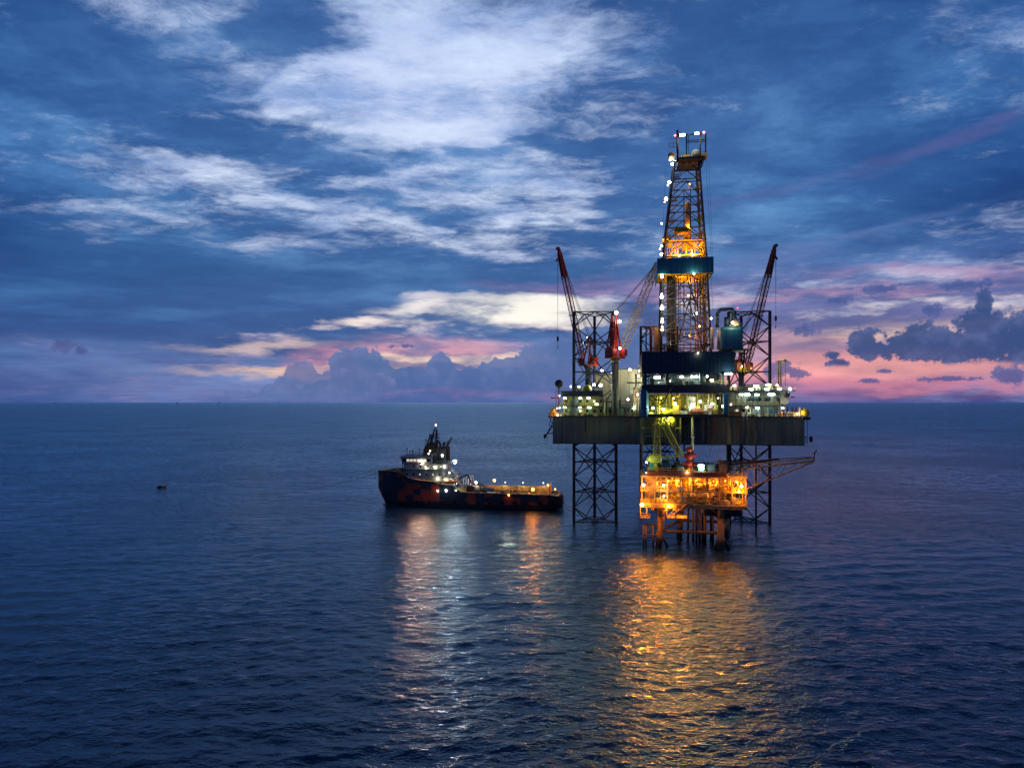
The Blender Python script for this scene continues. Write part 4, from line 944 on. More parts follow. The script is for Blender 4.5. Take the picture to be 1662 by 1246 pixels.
# ------------------------------------------------------------------ yellow wellhead platform at the foot of the rig
WP = empty('wellhead_platform', (X(1120, 196), 196, 0), "ochre wellhead platform glowing orange under the rig's hull", "platform")
def splash_mat():
    m = bpy.data.materials.new("splash_zone_steel"); m.use_nodes = True; N = NT(m.node_tree); b = m.node_tree.nodes['Principled BSDF']
    p = N.n.new('ShaderNodeTexCoord').outputs['Object']; z = N.sep(p)[2]; f = N.noise(p, 1.1, 5, .7)
    k = N.mix(f, (.46, .26, .08, 1), (.24, .12, .04, 1))
    g = N.rng(N.m('ADD', z, N.m('MULTIPLY', N.m('SUBTRACT', f, .5), 3.0)), 1.2, 3.4)        # weed and wet steel below the splash line
    N.put(b.inputs['Base Color'], N.mix(g, (.010, .012, .008, 1), k)); b.inputs['Roughness'].default_value = .55
    return m
JACKET = splash_mat()
XF[0] = WELLX
m = MB()
wl = [(1066, 188, 1.0, 1072), (1166, 188, 1.0, 1166), (1083, 206, .9, 1087), (1158, 206, .9, 1158)]
for px, D, r, pt in wl:
    m.tube((X(px, D)-.4, D, -8), (X(pt, D), D, 8.2), r, 14).tube((X(pt, D), D, 8), (X(pt, D), D, 12.0), r*.9, 14)
for (a, da), (b_, db) in (((1068, 188), (1166, 188)), ((1085, 206), (1158, 206)), ((1068, 188), (1085, 206)), ((1166, 188), (1158, 206))):
    m.tube((X(a, da), da, 4.2), (X(b_, db), db, 4.2), .42, 10)
for s, e in (((1070, 188, 4.2), (1090, 188, -3)), ((1166, 188, 4.2), (1150, 188, -3)), ((1166, 188, 4.2), (1185, 190, -3))): m.tube(P(s[0], 652, s[1]).xy.to_3d()+Vector((0, 0, s[2])), P(e[0], 652, e[1]).xy.to_3d()+Vector((0, 0, e[2])), .35, 8)
for px, D in ((1166, 188), (1072, 188)):
    x = X(px, D); m.tube((x-4, D, 11.8), (x, D, 8.8), .3, 8).tube((x+4, D, 11.8), (x, D, 8.8), .3, 8)
m.build('jacket', JACKET, WP)
for i, (px, D, r) in enumerate(((1104, 199, .36), (1110, 201, .36), (1119, 197, .36), (1123, 198, .42), (1127, 199, .36), (1132, 197.5, .42), (1138, 201, .36), (1143, 199, .3))):
    MB().tube((X(px, D), D, -6), (X(px, D), D, 13), r, 10).lathe((X(px, D), D, 9.5), [(r, 0), (r*1.5, .1), (r*1.5, .5), (r, .6)], 10).build('conductor', JACKET if i % 2 else M['dark'], WP)
m = MB(); D = 187                                                      # boat landing frame
for px in (1045, 1049, 1060): m.tube((X(px, D), D, -4), (X(px, D), D, 6.2), .24, 8)
for z in (6.1, 3.2): m.tube((X(1045, D), D, z), (X(1066, D), D, z), .25, 8)
m.tube((X(1045, D), D, 3.2), (X(1060, D), D, 6.1), .15, 6); m.build('boat_landing', JACKET, WP)
# decks
D = 186.0; y1 = 209.0
px0, px1 = X(1041, D), X(1209, D); d0, d1 = X(1053, D), X(1206, D)
zd = Z(817.5, D); ze = Z(776, D); zt2 = Z(766.5, D)
m = MB().box(px0, px1, D, y1, zd-.5, zd).build('cellar_deck', M['ochre'], WP)
m = MB()
for k in range(22): x = px0+.5+k*1.3; m.box(x-.1, x+.1, D+.2, y1-.3, zd-1.3, zd-.5)
m.box(px0+.2, px1-.2, D+.2, D+.5, zd-1.3, zd-.5).box(px0+.2, px1-.2, D+9, D+9.4, zd-1.5, zd-.5); m.build('deck_beam', M['ochre'], WP)
MB().box(px0+2, px1-5.5, D+.4, y1, ze+.55, zt2).box(px0+1.8, px1-5.3, D+.1, D+.4, ze+.5, zt2+.1).build('main_deck', M['brown'], WP)
for a, b_, r in ((1139, 1162, 1.5), (1158, 1180, 1.9), (1176, 1194, 1.5)):
    MB().vessel(((X(a, D+3)+X(b_, D+3))/2, D+3.5, zd-1.6-r*.4), r, X(b_, D)-X(a, D)+1.5, 'x', 14).build('drain_tank', M['dark'], WP)
m = MB()                                                              # frame posts and beams
for i in range(9):
    x = px0+.4+i*(px1-px0-.8)/8
    for y in (D+.3, D+8, D+16): m.bar((x, y, zd), (x, y, ze+.5), .34)
    if i < 8:
        x2 = px0+.4+(i+1)*(px1-px0-.8)/8
        if i % 2: m.tube((x, D+16, zd), (x2, D+16, ze+.4), .13, 6)
for z in (zd+3.3, ze+.35): m.box(px0, px1, D+.15, D+.42, z-.2, z+.2); m.box(px0, px1, D+8, D+8.3, z-.2, z+.2)
m.box(px0, px0+6.5, D+.5, D+8, zd+3.1, zd+3.3).box(px1-7, px1, D+.5, D+8, zd+3.1, zd+3.3)
m.build('deck_frame', M['ochre'], WP)
MB().box(px0+4, px1-3, D+14, D+14.3, zd, ze).build('bulkhead', M['ochre'], WP)
MB().box(px0+1.2, px0+4.4, D+2, D+6, zd, ze-.3, .1).box(px0+.6, px0+4.8, D+1.6, D+6.2, ze-.3, ze+.2).build('control_room', M['ochre'], WP)
for sd, x0_, x1_, y0_, y1_, n, za_, zb_, nm in ((51, px0+3, px0+12, D+1, D+9, 60, zd, ze-.2, 'process_skid'), (52, px0+11, px0+21, D+1, D+10, 70, zd, ze-.2, 'wellhead_manifold'), (53, px0+20, px1-.8, D+1, D+9, 56, zd, ze-.5, 'pipe_manifold'), (54, px0+2, px1-2, D+.6, D+1.2, 46, zd, zd+2.6, 'valve_row'), (55, px0+10, px1-1, D+.8, D+4, 40, zd+3.4, ze+.1, 'cable_tray')):
    clutter(MB(), x0_, x1_, y0_, y1_, za_, zb_, n, sd, 4, .4, 1.5).build(nm, [M['ochre'], M['yellow'], M['pipe'], M['cream']], WP)
for px in (1120, 1131, 1145): m = MB().vessel((X(px, D+4), D+4.5, zd+1.6), 1.2, 4.6, 'x' if px != 1131 else 'z', 16).build('separator', M['cream'], WP)
m = MB()
m.rail([(px0, D-.05, zd), (px1, D-.05, zd), (px1, y1, zd)], 1.1, .05, 1.1).rail([(px0, D, zd+3.3), (px0+6.5, D, zd+3.3)], 1.1, .05, 1.0).rail([(px1-7, D, zd+3.3), (px1, D, zd+3.3)], 1.1, .05, 1.0)
m.rail([(px0+2, D+.2, zt2), (px1-5.5, D+.2, zt2)], 1.1, .05, 1.3); m.build('walkway_rail', M['yellow'], WP)
# lower left landing and its stair
lz = Z(841, D); l1 = X(1117, D); lz2 = Z(826, D)
m = MB().box(px0-.1, px0+2.6, D-.1, D+5, lz-.3, lz).box(px0, X(1100, D), D+.2, D+5, lz2+.9, lz2+1.15).box(X(1083, D), l1, D-.1, D+5, lz-.25, lz)
for px in (1041, 1051, 1068, 1083, 1098, 1116): m.bar((X(px, D), D+.1, lz if px != 1068 else lz2), (X(px, D), D+.1, zd-.5), .26)
m.rail([(px0, D-.1, lz), (px0+2.6, D-.1, lz)], 1.1, .05, .7).rail([(X(1083, D), D-.1, lz), (l1, D-.1, lz)], 1.1, .05, 1.0).rail([(px0, D+.1, lz2+1.15), (X(1100, D), D+.1, lz2+1.15)], 1.1, .05, 1.0)
m.build('lower_landing', M['ochre'], WP)
clutter(MB(), px0+3, X(1112, D), D+1, D+4, lz2-.6, zd-.6, 30, 57, 3, .3, 1.0).build('riser_valves', [M['yellow'], M['ochre'], M['pipe']], WP)
MB().box(X(1070, D), X(1077, D), D, D+1.5, Z(840, D), Z(829, D), .1).build('sump_box', M['dark'], WP)
MB().stairs((X(1115, D), D-.9, zd), (X(1087, D), D-.9, lz), .9).build('stair', M['ochre'], WP)
m = MB().box(X(1181, D), px1, D, D+7, Z(771, D)-.2, Z(771, D)).rail([(X(1181, D), D, Z(771, D)), (px1, D, Z(771, D))], 1.1, .05, 1.0)
for px in (1201, 1204, 1207): m.bar((X(px, D), D+.2, ze), (X(px, D), D+.2, Z(757, D)), .16)
m.build('side_platform', M['ochre'], WP)
# flare boom reaching out to the right
XF[0] = None
m = MB(); BD = 189.5; q = lambda x, y, d=BD: P(x, y, d)
for dy in (-1.0, 1.0):
    m.tube(q(1182, 757, BD+dy), q(1321, 742.5, BD+dy*.4), .22, 6).tube(q(1180, 763.5, BD+dy), q(1322, 748, BD+dy*.4), .26, 6)
for k in range(14):
    a, b_ = k/14, (k+1)/14; u0, u1 = q(1182+139*a, 757-14.5*a, BD-1+.6*a), q(1180+142*b_, 763.5-15.5*b_, BD-1+.6*b_)
    m.tube(u0, u1, .09, 4); m.tube(u1, q(1182+139*b_, 757-14.5*b_, BD-1+.6*b_), .09, 4); m.tube(u0, q(1182+139*a, 757-14.5*a, BD+1-.6*a), .08, 4)
m.box(X(1182, BD), X(1322, BD), BD-.35, BD+.35, 20.2, 20.3) if False else None
m.tube(q(1211, 793.5), q(1320, 749.5), .2, 6)
for a in (.12, .3, .48, .66, .82):
    u = q(1211, 793.5).lerp(q(1320, 749.5), a); v = q(1180, 763.5).lerp(q(1322, 748), (1211+109*a-1180)/142); m.tube(u, v, .09, 4)
    m.tube(u, q(1180, 763.5).lerp(q(1322, 748), min(1, (1211+109*a-1180+14)/142)), .08, 4)
m.tube(q(1193, 778), q(1211, 793.5), .16, 5).tube(q(1205, 762), q(1211, 793), .2, 6)
m.mat(1).tube(q(1185, 753, BD-.6), q(1264, 744.5, BD-.6), .32, 8).tube(q(1264, 744.5, BD-.6), q(1316, 741.5, BD-.3), .14, 6)
m.tube(q(1321, 748), q(1322, 736), .18, 7).tube(q(1320.5, 736), q(1326, 729.5), .3, 7, .16)
m.build('flare_boom', [M['ochre'], M['brown']], WP)
XF[0] = WELLX
for px, py, k, pw, r, DD in ((1046.5, 788.5, 'sod', 1600, .5, D-.5), (1044.4, 821, 'sod', 2200, .55, D-.8), (1200.5, 787.3, 'sod', 1500, .4, D-.5), (1196.8, 796, 'sod', 1500, .4, D-.5), (1078, 788, 'warm', 500, .36, D+.2), (1078.5, 806, 'warm', 400, .2, D+.2), (1050.4, 768.4, 'warm', 20, .14, D)):
    bulb(WP, P(px, py, DD), k, pw*.6, r)
for px, py, pw in ((1044.4, 821, 13000), (1046.5, 788, 7000), (1086, 822, 6500), (1120, 822, 2200), (1198, 790, 3600), (1165, 822, 1300)): streak_spot(WP, P(px, py, D-1.2), 'sod', pw)  # added spots without lenses, put in for the orange streaks on the sea
lamp(WP, P(1086, 821.5, D+.2), 'sod', 1400, 1.0, .4)
for px, DD, zz in ((1062, D+4, zd+5.5), (1080, D+5, zd+5.8), (1098, D+3, zd+6), (1112, D+7, zd+6), (1126, D+3, zd+6), (1140, D+4, zd+6), (1154, D+3, zd+6), (1170, D+5, zd+6), (1188, D+4, zd+5.8), (1075, D+3, zd-1.6), (1104, D+3, zd-1.8)):
    lamp(WP, (X(px, DD), DD, zz), 'sod', 1250, .3, .14, name='ceiling_lamp')
# gear standing on the platform's top deck
lamp(WP, P(1136, 755.5, D+1.2), 'cool', 1500, 1.7, .7); bulb(WP, P(1050.5, 751.2, D), 'cool', 250, .26); bulb(WP, P(1115, 766, D+.4), 'warm', 300, .25)
def gear(name, c, px0_, px1_, y_a, y_b, dd, label, cat, extra=None):
    x0_, x1_ = X(px0_, dd), X(px1_, dd); z1_ = Z(y_a, dd); w = x1_-x0_
    m = MB().box(x0_, x1_, dd, dd+2.6, zt2+.02, z1_, .15).box(x0_+w*.15, x1_-w*.15, dd-.12, dd-.003, zt2+.3, z1_-.35)
    m.mat(1).box(x0_-.1, x1_+.1, dd-.15, dd+2.8, zt2+.01, zt2+.25); m.rail([(x0_, dd+.1, z1_), (x1_, dd+.1, z1_)], .5, .04, .6)
    if extra == 'stack': m.tube(((x0_+x1_)/2, dd+1.3, z1_), ((x0_+x1_)/2, dd+1.3, z1_+1.4), .22, 8)
    if extra == 'tank': m.mat(0).vessel(((x0_+x1_)/2, dd+1.3, z1_+.3), .7, w, 'x')
    solo(m, name, [c, M['dark']], ((x0_+x1_)/2, dd+1.3, zt2), label, cat)
gear('generator_set', M['green'], 1053, 1061, 752, 767, 187.5, "lit green cabinet at the left end of the wellhead platform's top deck", "cabinet")
gear('storage_tank', M['navy'], 1074, 1087, 751, 767, 188, "dark blue box tank on the wellhead platform between crane and red valve stack", "tank", 'tank')
gear('pump_unit', M['slate'], 1096, 1108, 756, 767, 188, "small slate pump unit on the top deck just left of the red valve stack", "pump", 'stack')
gear('work_container', M['green'], 1131, 1142, 758, 767, 187.6, "green workbox under the single white floodlight on the top deck", "container")
gear('tool_container', M['slate'], 1145, 1158, 753, 767, 188.5, "grey tool container right of the white floodlight on the top deck", "container")
gear('chemical_tank', M['brown'], 1160, 1178, 752, 767, 189, "rusty brown chemical tank near the root of the flare boom", "tank", 'tank')
clutter(MB(), X(1060, 192), X(1178, 192), 190, 200, zt2, zt2+2.4, 60, 71, 4, .4, 1.6).build('top_deck_pipework', [M['dark'], M['green'], M['brown'], M['slate']], WP)
m = MB(); x = X(1115, 190)                                             # blowout preventer stack on the well
m.tube((x, 190, zt2), (x, 190, 23), .6, 12).lathe((x, 190, 22), [(.7, 0), (1.3, .2), (1.3, 1.3), (.8, 1.6), (.8, 2.0), (1.25, 2.2), (1.25, 3.4), (.7, 3.7), (.7, 4.2), (1.0, 4.4), (1.0, 5.2), (.4, 5.6)], 14)
for z in (22.8, 25.2): m.box(x-2.0, x+2.0, 189.5, 190.5, z-.45, z+.45, .15)
solo(m, 'blowout_preventer', M['red'], (x, 190, zt2), "dark red valve stack standing on the wellhead platform under the hull", "valve stack")
solo(MB().tube((x+.9, 190.6, zt2), (x+.9, 190.6, 36.0), .32, 10).lathe((x+.9, 190.6, 30), [(.32, 0), (.55, .1), (.55, .5), (.32, .6)], 10), 'riser', M['cream'], (x+.9, 190.6, zt2), "pale riser pipe running from red valve stack up past the hull", "pipe")
# platform crane, lime yellow in the rig's lamplight
CR = empty('platform_crane', (X(1062, 188), 188.5, zt2), "lime yellow lattice crane on the wellhead platform rising past the hull", "crane")
c = Vector((X(1062, 188), 188.5, zt2))
MB().tube(c, c+Vector((0, 0, 2.2)), .9, 12).lathe(c+Vector((0, 0, 2.1)), [(.9, 0), (1.5, .3), (1.5, .6)], 14).build('pedestal', M['lime'], CR)
MB().box(c.x-1.6, c.x+1.8, 187.2, 190, c.z+2.7, c.z+4.6, .3).box(c.x-2.2, c.x-.8, 187.4, 189.6, c.z+2.7, c.z+3.9, .2).build('machinery_house', M['lime'], CR)
MB().lattice(P(1066, 740, 187.6), P(1066.3, 688, 187.8), 2.0, 1.0, 7, .15, .09, (1, 0, 0)).bar(P(1063, 688.5, 187.8), P(1069.5, 688.5, 187.8), .4).build('a_frame', M['lime'], CR)
m = MB().lattice(P(1104, 741, 187.4), P(1071, 679, 188.6), 1.3, 1.5, 12, .2, .09, (1, 0, .4)).tube(P(1071, 679, 188.6), P(1066.3, 688, 187.8), .12, 5)
m.bar(P(1064, 742, 187.6), P(1104, 741, 187.4), .3); m.build('boom', M['lime'], CR)
m = MB().tube(P(1066.3, 688, 187.8), P(1104, 741, 187.4), .05, 4).build('pendant_line', M['rope'], CR)
XF[0] = CANTX
clutter(MB(), X(1068, 189), X(1100, 189), 190.5, 196, 33.2, 36.0, 40, 77, 3, .3, 1.0).build('texas_deck', [M['lime'], M['pipe'], M['yellow']], RIG)
m = MB()                                                               # hanging frames between hull and platform
for px in (1041, 1088, 1094, 1102): m.tube(P(px, 678, 196), P(px, 766 if px == 1041 else 722, 196), .18, 6)
for z in (27.5, 30, 32.5): m.tube(P(1041, 652, 196).xy.to_3d()+Vector((0, 0, z)), P(1102, 652, 196).xy.to_3d()+Vector((0, 0, z)), .14, 5)
for px, py in ((1133, 745), (1160, 738), (1147, 748)): m.tube(P(px, 722, 200), P(px-1, py, 196), .05, 4)
m.build('hang_off_frame', M['pipe'], RIG)

XF[0] = None
# ------------------------------------------------------------------ anchor-handling supply ship
SH = empty('supply_ship', (-16.3, 262.5, 0), "anchor-handling supply ship with red and navy patched hull and long lit aft deck", "ship", rz=math.pi-math.atan(.105))
OFF[SH.name] = Vector((0, 0, 0)); LOCAL.add(SH.name)
def ship_mat():
    m = bpy.data.materials.new("patched_hull"); m.use_nodes = True; N = NT(m.node_tree); b = m.node_tree.nodes['Principled BSDF']
    p = N.n.new('ShaderNodeTexCoord').outputs['Object']; x, y, z = N.sep(p)
    w = N.noise(p, .25, 3, .6); w2 = N.m('MULTIPLY', N.m('SUBTRACT', w, .5), 3.0)
    cellx = N.m('FLOOR', N.m('DIVIDE', N.m('ADD', x, w2), 3.4)); cellz = N.m('FLOOR', N.m('DIVIDE', N.m('ADD', z, w2), 2.3))
    wn = N.n.new('ShaderNodeTexWhiteNoise'); wn.noise_dimensions = '3D'; N.put(wn.inputs['Vector'], N.xyz(cellx, cellz, 3.0))
    f = N.noise(p, 1.2, 5, .7)
    red = N.mix(f, (.30, .042, .022, 1), (.44, .075, .038, 1)); navy = N.mix(f, (.015, .022, .04, 1), (.03, .045, .075, 1))
    k = N.mix(N.m('GREATER_THAN', wn.outputs[0], .60), navy, red)
    k = N.mix(N.rng(N.m('ADD', z, N.m('MULTIPLY', w2, .3)), 1.6, 2.1), (.012, .014, .018, 1), k)
    k = N.mix(N.rng(N.noise(N.v('MULTIPLY', p, (1, 1, .2)), 1.0, 5, .7), .60, .72), k, (.05, .03, .025, 1))
    N.put(b.inputs['Base Color'], k); b.inputs['Roughness'].default_value = .5
    return m
# sections: x, half beam at deck, half beam at water, keel z, top z
ST = [(-36, 3.8, 3.0, 1.0, 3.2), (-35.4, 5.6, 4.6, .9, 4.4), (-34, 6.8, 6.0, .2, 5.1), (-30, 7.6, 7.2, -1.5, 5.6), (-20, 7.8, 7.6, -3, 5.8), (-5, 7.8, 7.6, -3, 6.0), (2, 7.8, 7.6, -3, 6.3),
      (5, 7.8, 7.6, -3, 8.7), (10, 7.8, 7.4, -3, 9.2), (12, 7.8, 7.2, -3, 10.0), (18, 7.6, 6.3, -3, 10.6), (22, 7.2, 5.2, -3, 11.3), (24.5, 6.9, 4.4, -3, 13.0), (27, 6.3, 3.5, -3, 13.5), (30, 5.2, 2.2, -3, 13.7), (33, 3.3, .9, -2.6, 13.5), (35, 1.6, .35, -2, 13.3), (36, .4, .08, -1, 13.1)]
vs = []; fs = []
for x, bd, bw, kz, tz in ST:
    vs += [(x, 0, kz), (x, bw*.85, kz+.6), (x-(0 if x < 24 else (x-24)*.24), bw, 0.4), (x, (bw+bd)/2, tz*.5), (x, bd, tz)]
n5 = 5; base = len(vs)
vs += [(x, -y, z) for x, y, z in vs[:base]]
for i in range(len(ST)-1):
    for j in range(4):
        a = i*5+j; b_ = a+5; fs += [(a, b_, b_+1, a+1), (base+a, base+a+1, base+b_+1, base+b_)]
e = (len(ST)-1)*5; fs.append(tuple(range(0, 5))+tuple(base+i for i in range(4, 0, -1)))
m = MB().add(vs, fs, False); m.mat(1)
# decks laid inside the sheer line
m.add([(-34.8, -5.6, 4.5), (-30, -7.5, 4.5), (4.9, -7.7, 4.5), (4.9, 7.7, 4.5), (-30, 7.5, 4.5), (-34.8, 5.6, 4.5)], [tuple(range(6))])
m.add([(5, -7.7, 8.3), (11.9, -7.7, 8.3), (11.9, 7.7, 8.3), (5, 7.7, 8.3)], [(0, 1, 2, 3)])
m.add([(12, -7.6, 9.8), (18, -7.4, 9.8), (24.4, -6.7, 9.8), (24.4, 6.7, 9.8), (18, 7.4, 9.8), (12, 7.6, 9.8)], [tuple(range(6))])
m.add([(24.5, -6.7, 12.0), (29, -5.2, 12.0), (33, -2.8, 12.0), (35, -.4, 12.0), (35, .4, 12.0), (33, 2.8, 12.0), (29, 5.2, 12.0), (24.5, 6.7, 12.0)], [tuple(range(10))])
m.box(4.7, 5.0, -7.7, 7.7, 4.5, 8.6).box(11.7, 12.0, -7.6, 7.6, 8.3, 9.95).box(24.2, 24.5, -6.7, 6.7, 9.8, 12.9)
hullS = m.build('hull', [ship_mat(), M['grate']], SH)
m = MB()                                                               # rail caps and inner bulwark plates
for s in (-1, 1):
    pts = [Vector((x, s*bd, tz+.05)) for x, bd, bw, kz, tz in ST]
    m.path(pts, .16, 6)
    m.box(-30, 4.8, s*7.35-.08, s*7.35+.08, 4.55, 6.9 if s < 0 else 5.6)
    for k in range(18): m.box(-30+k*1.95, -29.8+k*1.95, s*7.0-.2, s*7.0+.25, 4.55, 6.5 if s < 0 else 5.4)
m.build('bulwark', M['deckyellow'], SH)
for k in range(13):                                                    # tyre fenders
    x = -32+k*4.6; y = 7.75+(.15 if -20 < x < 10 else -.25 if x < 0 else -.9)
    if x < 22: MB().lathe((x, y+.15, 2.6), [(.35, -.2), (.75, -.2), (.85, 0), (.75, .2), (.35, .2)], 12, 'y').build('fender', M['rubber'], SH)
# superstructure
def deckhouse(x0, x1, hw, z0, z1, mm, name='deckhouse', fore=.0):
    m = MB(); f = fore
    v = [(x0, -hw, z0), (x1, -hw, z0), (x1, hw, z0), (x0, hw, z0), (x0, -hw, z1), (x1-f, -hw, z1), (x1-f, hw, z1), (x0, hw, z1)]
    m.add(v, [(0, 1, 5, 4), (1, 2, 6, 5), (2, 3, 7, 6), (3, 0, 4, 7), (4, 5, 6, 7), (3, 2, 1, 0)])
    m.mat(1).box(x0-.3, x1-f+.3, -hw-.3, hw+.3, z1, z1+.16)
    return m.build(name, mm, SH)
WD = [M['bluegrey'], M['slate']]
a_ = deckhouse(9.2, 24.0, 6.6, 9.85, 14.4, WD, fore=.3)
b0 = deckhouse(8, 24.5, 6.2, 14.56, 16.5, WD, fore=.3)
wh = deckhouse(13.5, 24.8, 6.6, 16.66, 19.0, [M['bluegrey'], M['slate']], 'wheelhouse', -.7)
c0 = deckhouse(4.8, 9.0, 6.2, 8.35, 11.7, WD)
d0_ = deckhouse(.6, 4.6, 5.4, 4.6, 7.6, [M['ochre'], M['slate']])
def swin(parent, x, z, hw, w, h, lit=True, side=1):
    MB().box(x-w/2-.07, x+w/2+.07, side*hw-.01, side*(hw+.05), z-h/2-.07, z+h/2+.07).mat(1).box(x-w/2, x+w/2, side*(hw+.052), side*(hw+.09), z-h/2, z+h/2).build('window', [M['dark'], G['win'] if lit else M['glass']], parent)
for i in range(8): swin(wh, 14.6+i*1.32, 17.9, 6.6, 1.05, .95, i not in (0, 7))
for i in range(6): MB().box(25.05, 25.2, -5.8+i*2.0, -4.2+i*2.0, 17.4, 18.5).build('window', M['glass'], wh)
for i in range(6): swin(a_, 10.4+i*2.5, 12.6, 6.6, .6, .6, i in (1, 3))
for i in range(4): swin(c0, 5.4+i*1.0, 10.3, 6.2, .6, .6, i in (0, 2, 3))
for i in range(5): swin(b0, 10+i*2.6, 15.6, 6.2, .6, .6, i in (0, 1))
for z, x0, x1, hw in ((19.2, 13.5, 25, 6.7), (16.7, 6, 13.3, 6.6), (14.6, 9.2, 13.3, 6.7), (11.9, 4.6, 9, 6.3), (12.0, 26.5, 31, 5.0)):
    m = MB()
    for s in (-1, 1): m.rail([(x0, s*hw, z), (x1, s*hw, z)], 1.0, .05, 1.0)
    m.rail([(x0, -hw, z), (x0, hw, z)], 1.0, .05, 1.2); m.build('deck_rail', M['grey'], SH)
# mast with radar platforms
m = MB().lattice((14.6, 0, 19.2), (13.4, 0, 29.5), 3.0, .9, 6, .17, .09, (0, 1, 0)).tube((13.4, 0, 29.5), (13.3, 0, 31.4), .12, 6)
for z, w in ((21.6, 2.2), (24.2, 1.9), (26.8, 1.5)): m.box(14-w, 14+w, -w*1.3, w*1.3, z, z+.15).rail([(14-w, w*1.3, z+.15), (14+w, w*1.3, z+.15)], .9, .05, .9)
m.box(12.8, 16.8, -.2, .2, 23.2, 23.5).box(11.6, 14.8, -.2, .2, 26.0, 26.3).ball((16.4, 2.4, 22.5), .7).ball((12.0, 1.8, 25), .5)
for x, y, z in ((15.2, 1.5, 27.9), (12.6, 1.2, 28.6), (15.6, -1, 26.6), (11.6, 0, 27.2), (17, 2.5, 24.6)): m.tube((x, y, z-2.2), (x, y, z), .06, 4)
m.lattice((11.4, 0, 19), (12.4, 0, 24.6), 2.0, .9, 4, .15, .08, (0, 1, 0)).lattice((17.5, 0, 19.2), (16.8, 0, 23), 1.6, 1.0, 3, .12, .07, (0, 1, 0))
m.box(12.6, 17.6, -1.8, 1.8, 19.2, 22.0).box(13.2, 16.6, -1.3, 1.3, 22.0, 24.0).lattice((15.6, 1.4, 24), (15.0, .9, 27.4), 1.2, .6, 4, .12, .07, (0, 1, 0))
for x, z in ((11.4, 23.2), (16.9, 25.2), (12.4, 27.6)): m.tube((x, .6, z-3), (x, .6, z+1.4), .09, 5).box(x-.9, x+.9, .3, .9, z, z+.18)
m.build('mast', M['dark'], SH)
for x in (21.5, 19, 17.3, 23.6, 22.8): MB().tube((x, 2+(x % 2), 19.2), (x, 2+(x % 2), 20.8+(x % 1.5)), .1, 5).ball((x, 2+(x % 2), 20.9+(x % 1.5)), .28, 8).build('antenna', M['dark'], SH)
for s in (-1, 1):
    MB().box(9.0, 13.4, s*3.0-1.0, s*3.0+1.0, 16.7, 20.6, .3).build('mast_house', M['slate'], SH) if s > 0 else None
    MB().box(8.6, 11.8, s*4.0-1.1, s*4.0+1.1, 16.7, 22.6, .4).tube((9.6, s*4, 22.4), (9.2, s*4, 24.6), .4, 10).tube((10.9, s*4, 22.4), (10.5, s*4, 24.2), .35, 10).build('funnel', M['dark'], SH)
MB().lattice((8.8, 3.0, 22), (6.4, 3.2, 26.4), .9, .5, 4, .12, .07, (0, 1, 0)).build('stern_light_mast', M['dark'], SH)
m = MB().tube((7.2, 5.6, 14.6), (7.2, 5.6, 17.6), .2, 7).tube((7.2, 5.6, 17.4), (2.6, 6.2, 18.3), .14, 6).build('light_arm', M['dark'], SH)
m = MB().stairs((6, 6.3, 14.5), (3.0, 6.3, 11.8), .8).stairs((4.6, 6.4, 11.8), (1.4, 6.4, 7.7), .8).build('stair', M['white'], SH)
# davit with rescue boat at the break of the deck
DV = empty('boat_davit', (0, 0, 0)); DV.parent = SH; OFF[DV.name] = Vector((0, 0, 0))
C_d = MB().bar((9.2, 7.2, 8.7), (8.6, 7.3, 12.8), .35).bar((4.2, 7.2, 8.0), (3.6, 7.3, 12.2), .35).bar((8.6, 7.3, 12.8), (8.2, 8.2, 12.6), .3).bar((3.6, 7.3, 12.2), (3.4, 8.2, 12.0), .3).build('davit_arm', M['white'], DV)
# deck crane with box boom and the dark tow winch housing
K = empty('deck_crane', (-16.3, 262.5, 0), "small black knuckle crane folded behind the ship's lit deckhouse", "crane", rz=SH.rotation_euler.z); OFF[K.name] = Vector((0, 0, 0))
MB().tube((6.6, 5.2, 4.6), (6.6, 5.2, 9.4), .7, 12).lathe((6.6, 5.2, 9.2), [(.7, 0), (1.1, .2), (1.1, .9)], 12).build('pedestal', M['dark'], K)
MB().bar((6.8, 5.2, 9.6), (-.2, 5.6, 12.6), .6).bar((-.2, 5.6, 12.6), (-1.6, 5.6, 9.4), .45).tube((4.2, 5.3, 9.5), (2.4, 5.4, 11.2), .18, 8).build('boom', M['dark'], K)
solo_w = MB().box(-2.6, .4, -4.5, 4.5, 4.6, 8.4, .3).mat(1).tube((-3.4, -3.5, 6.4), (-3.4, 3.5, 6.4), 1.5, 18).lathe((-3.4, 3.6, 6.4), [(2.0, 0), (2.0, .25)], 18, 'y').lathe((-3.4, -3.6, 6.4), [(2.0, 0), (2.0, .25)], 18, 'y').build('tow_winch', [M['dark'], M['slate']], SH)
m = MB()                                                               # ribbed arch over the winch
for k in range(4):
    m.path([Vector((1.8-k*.9, 0, 8.2))+Vector((0, 3.8*math.cos(a*math.pi/8), 3.6*math.sin(a*math.pi/8))) for a in range(9)], .12, 5)
m.build('winch_guard', M['white'], SH)
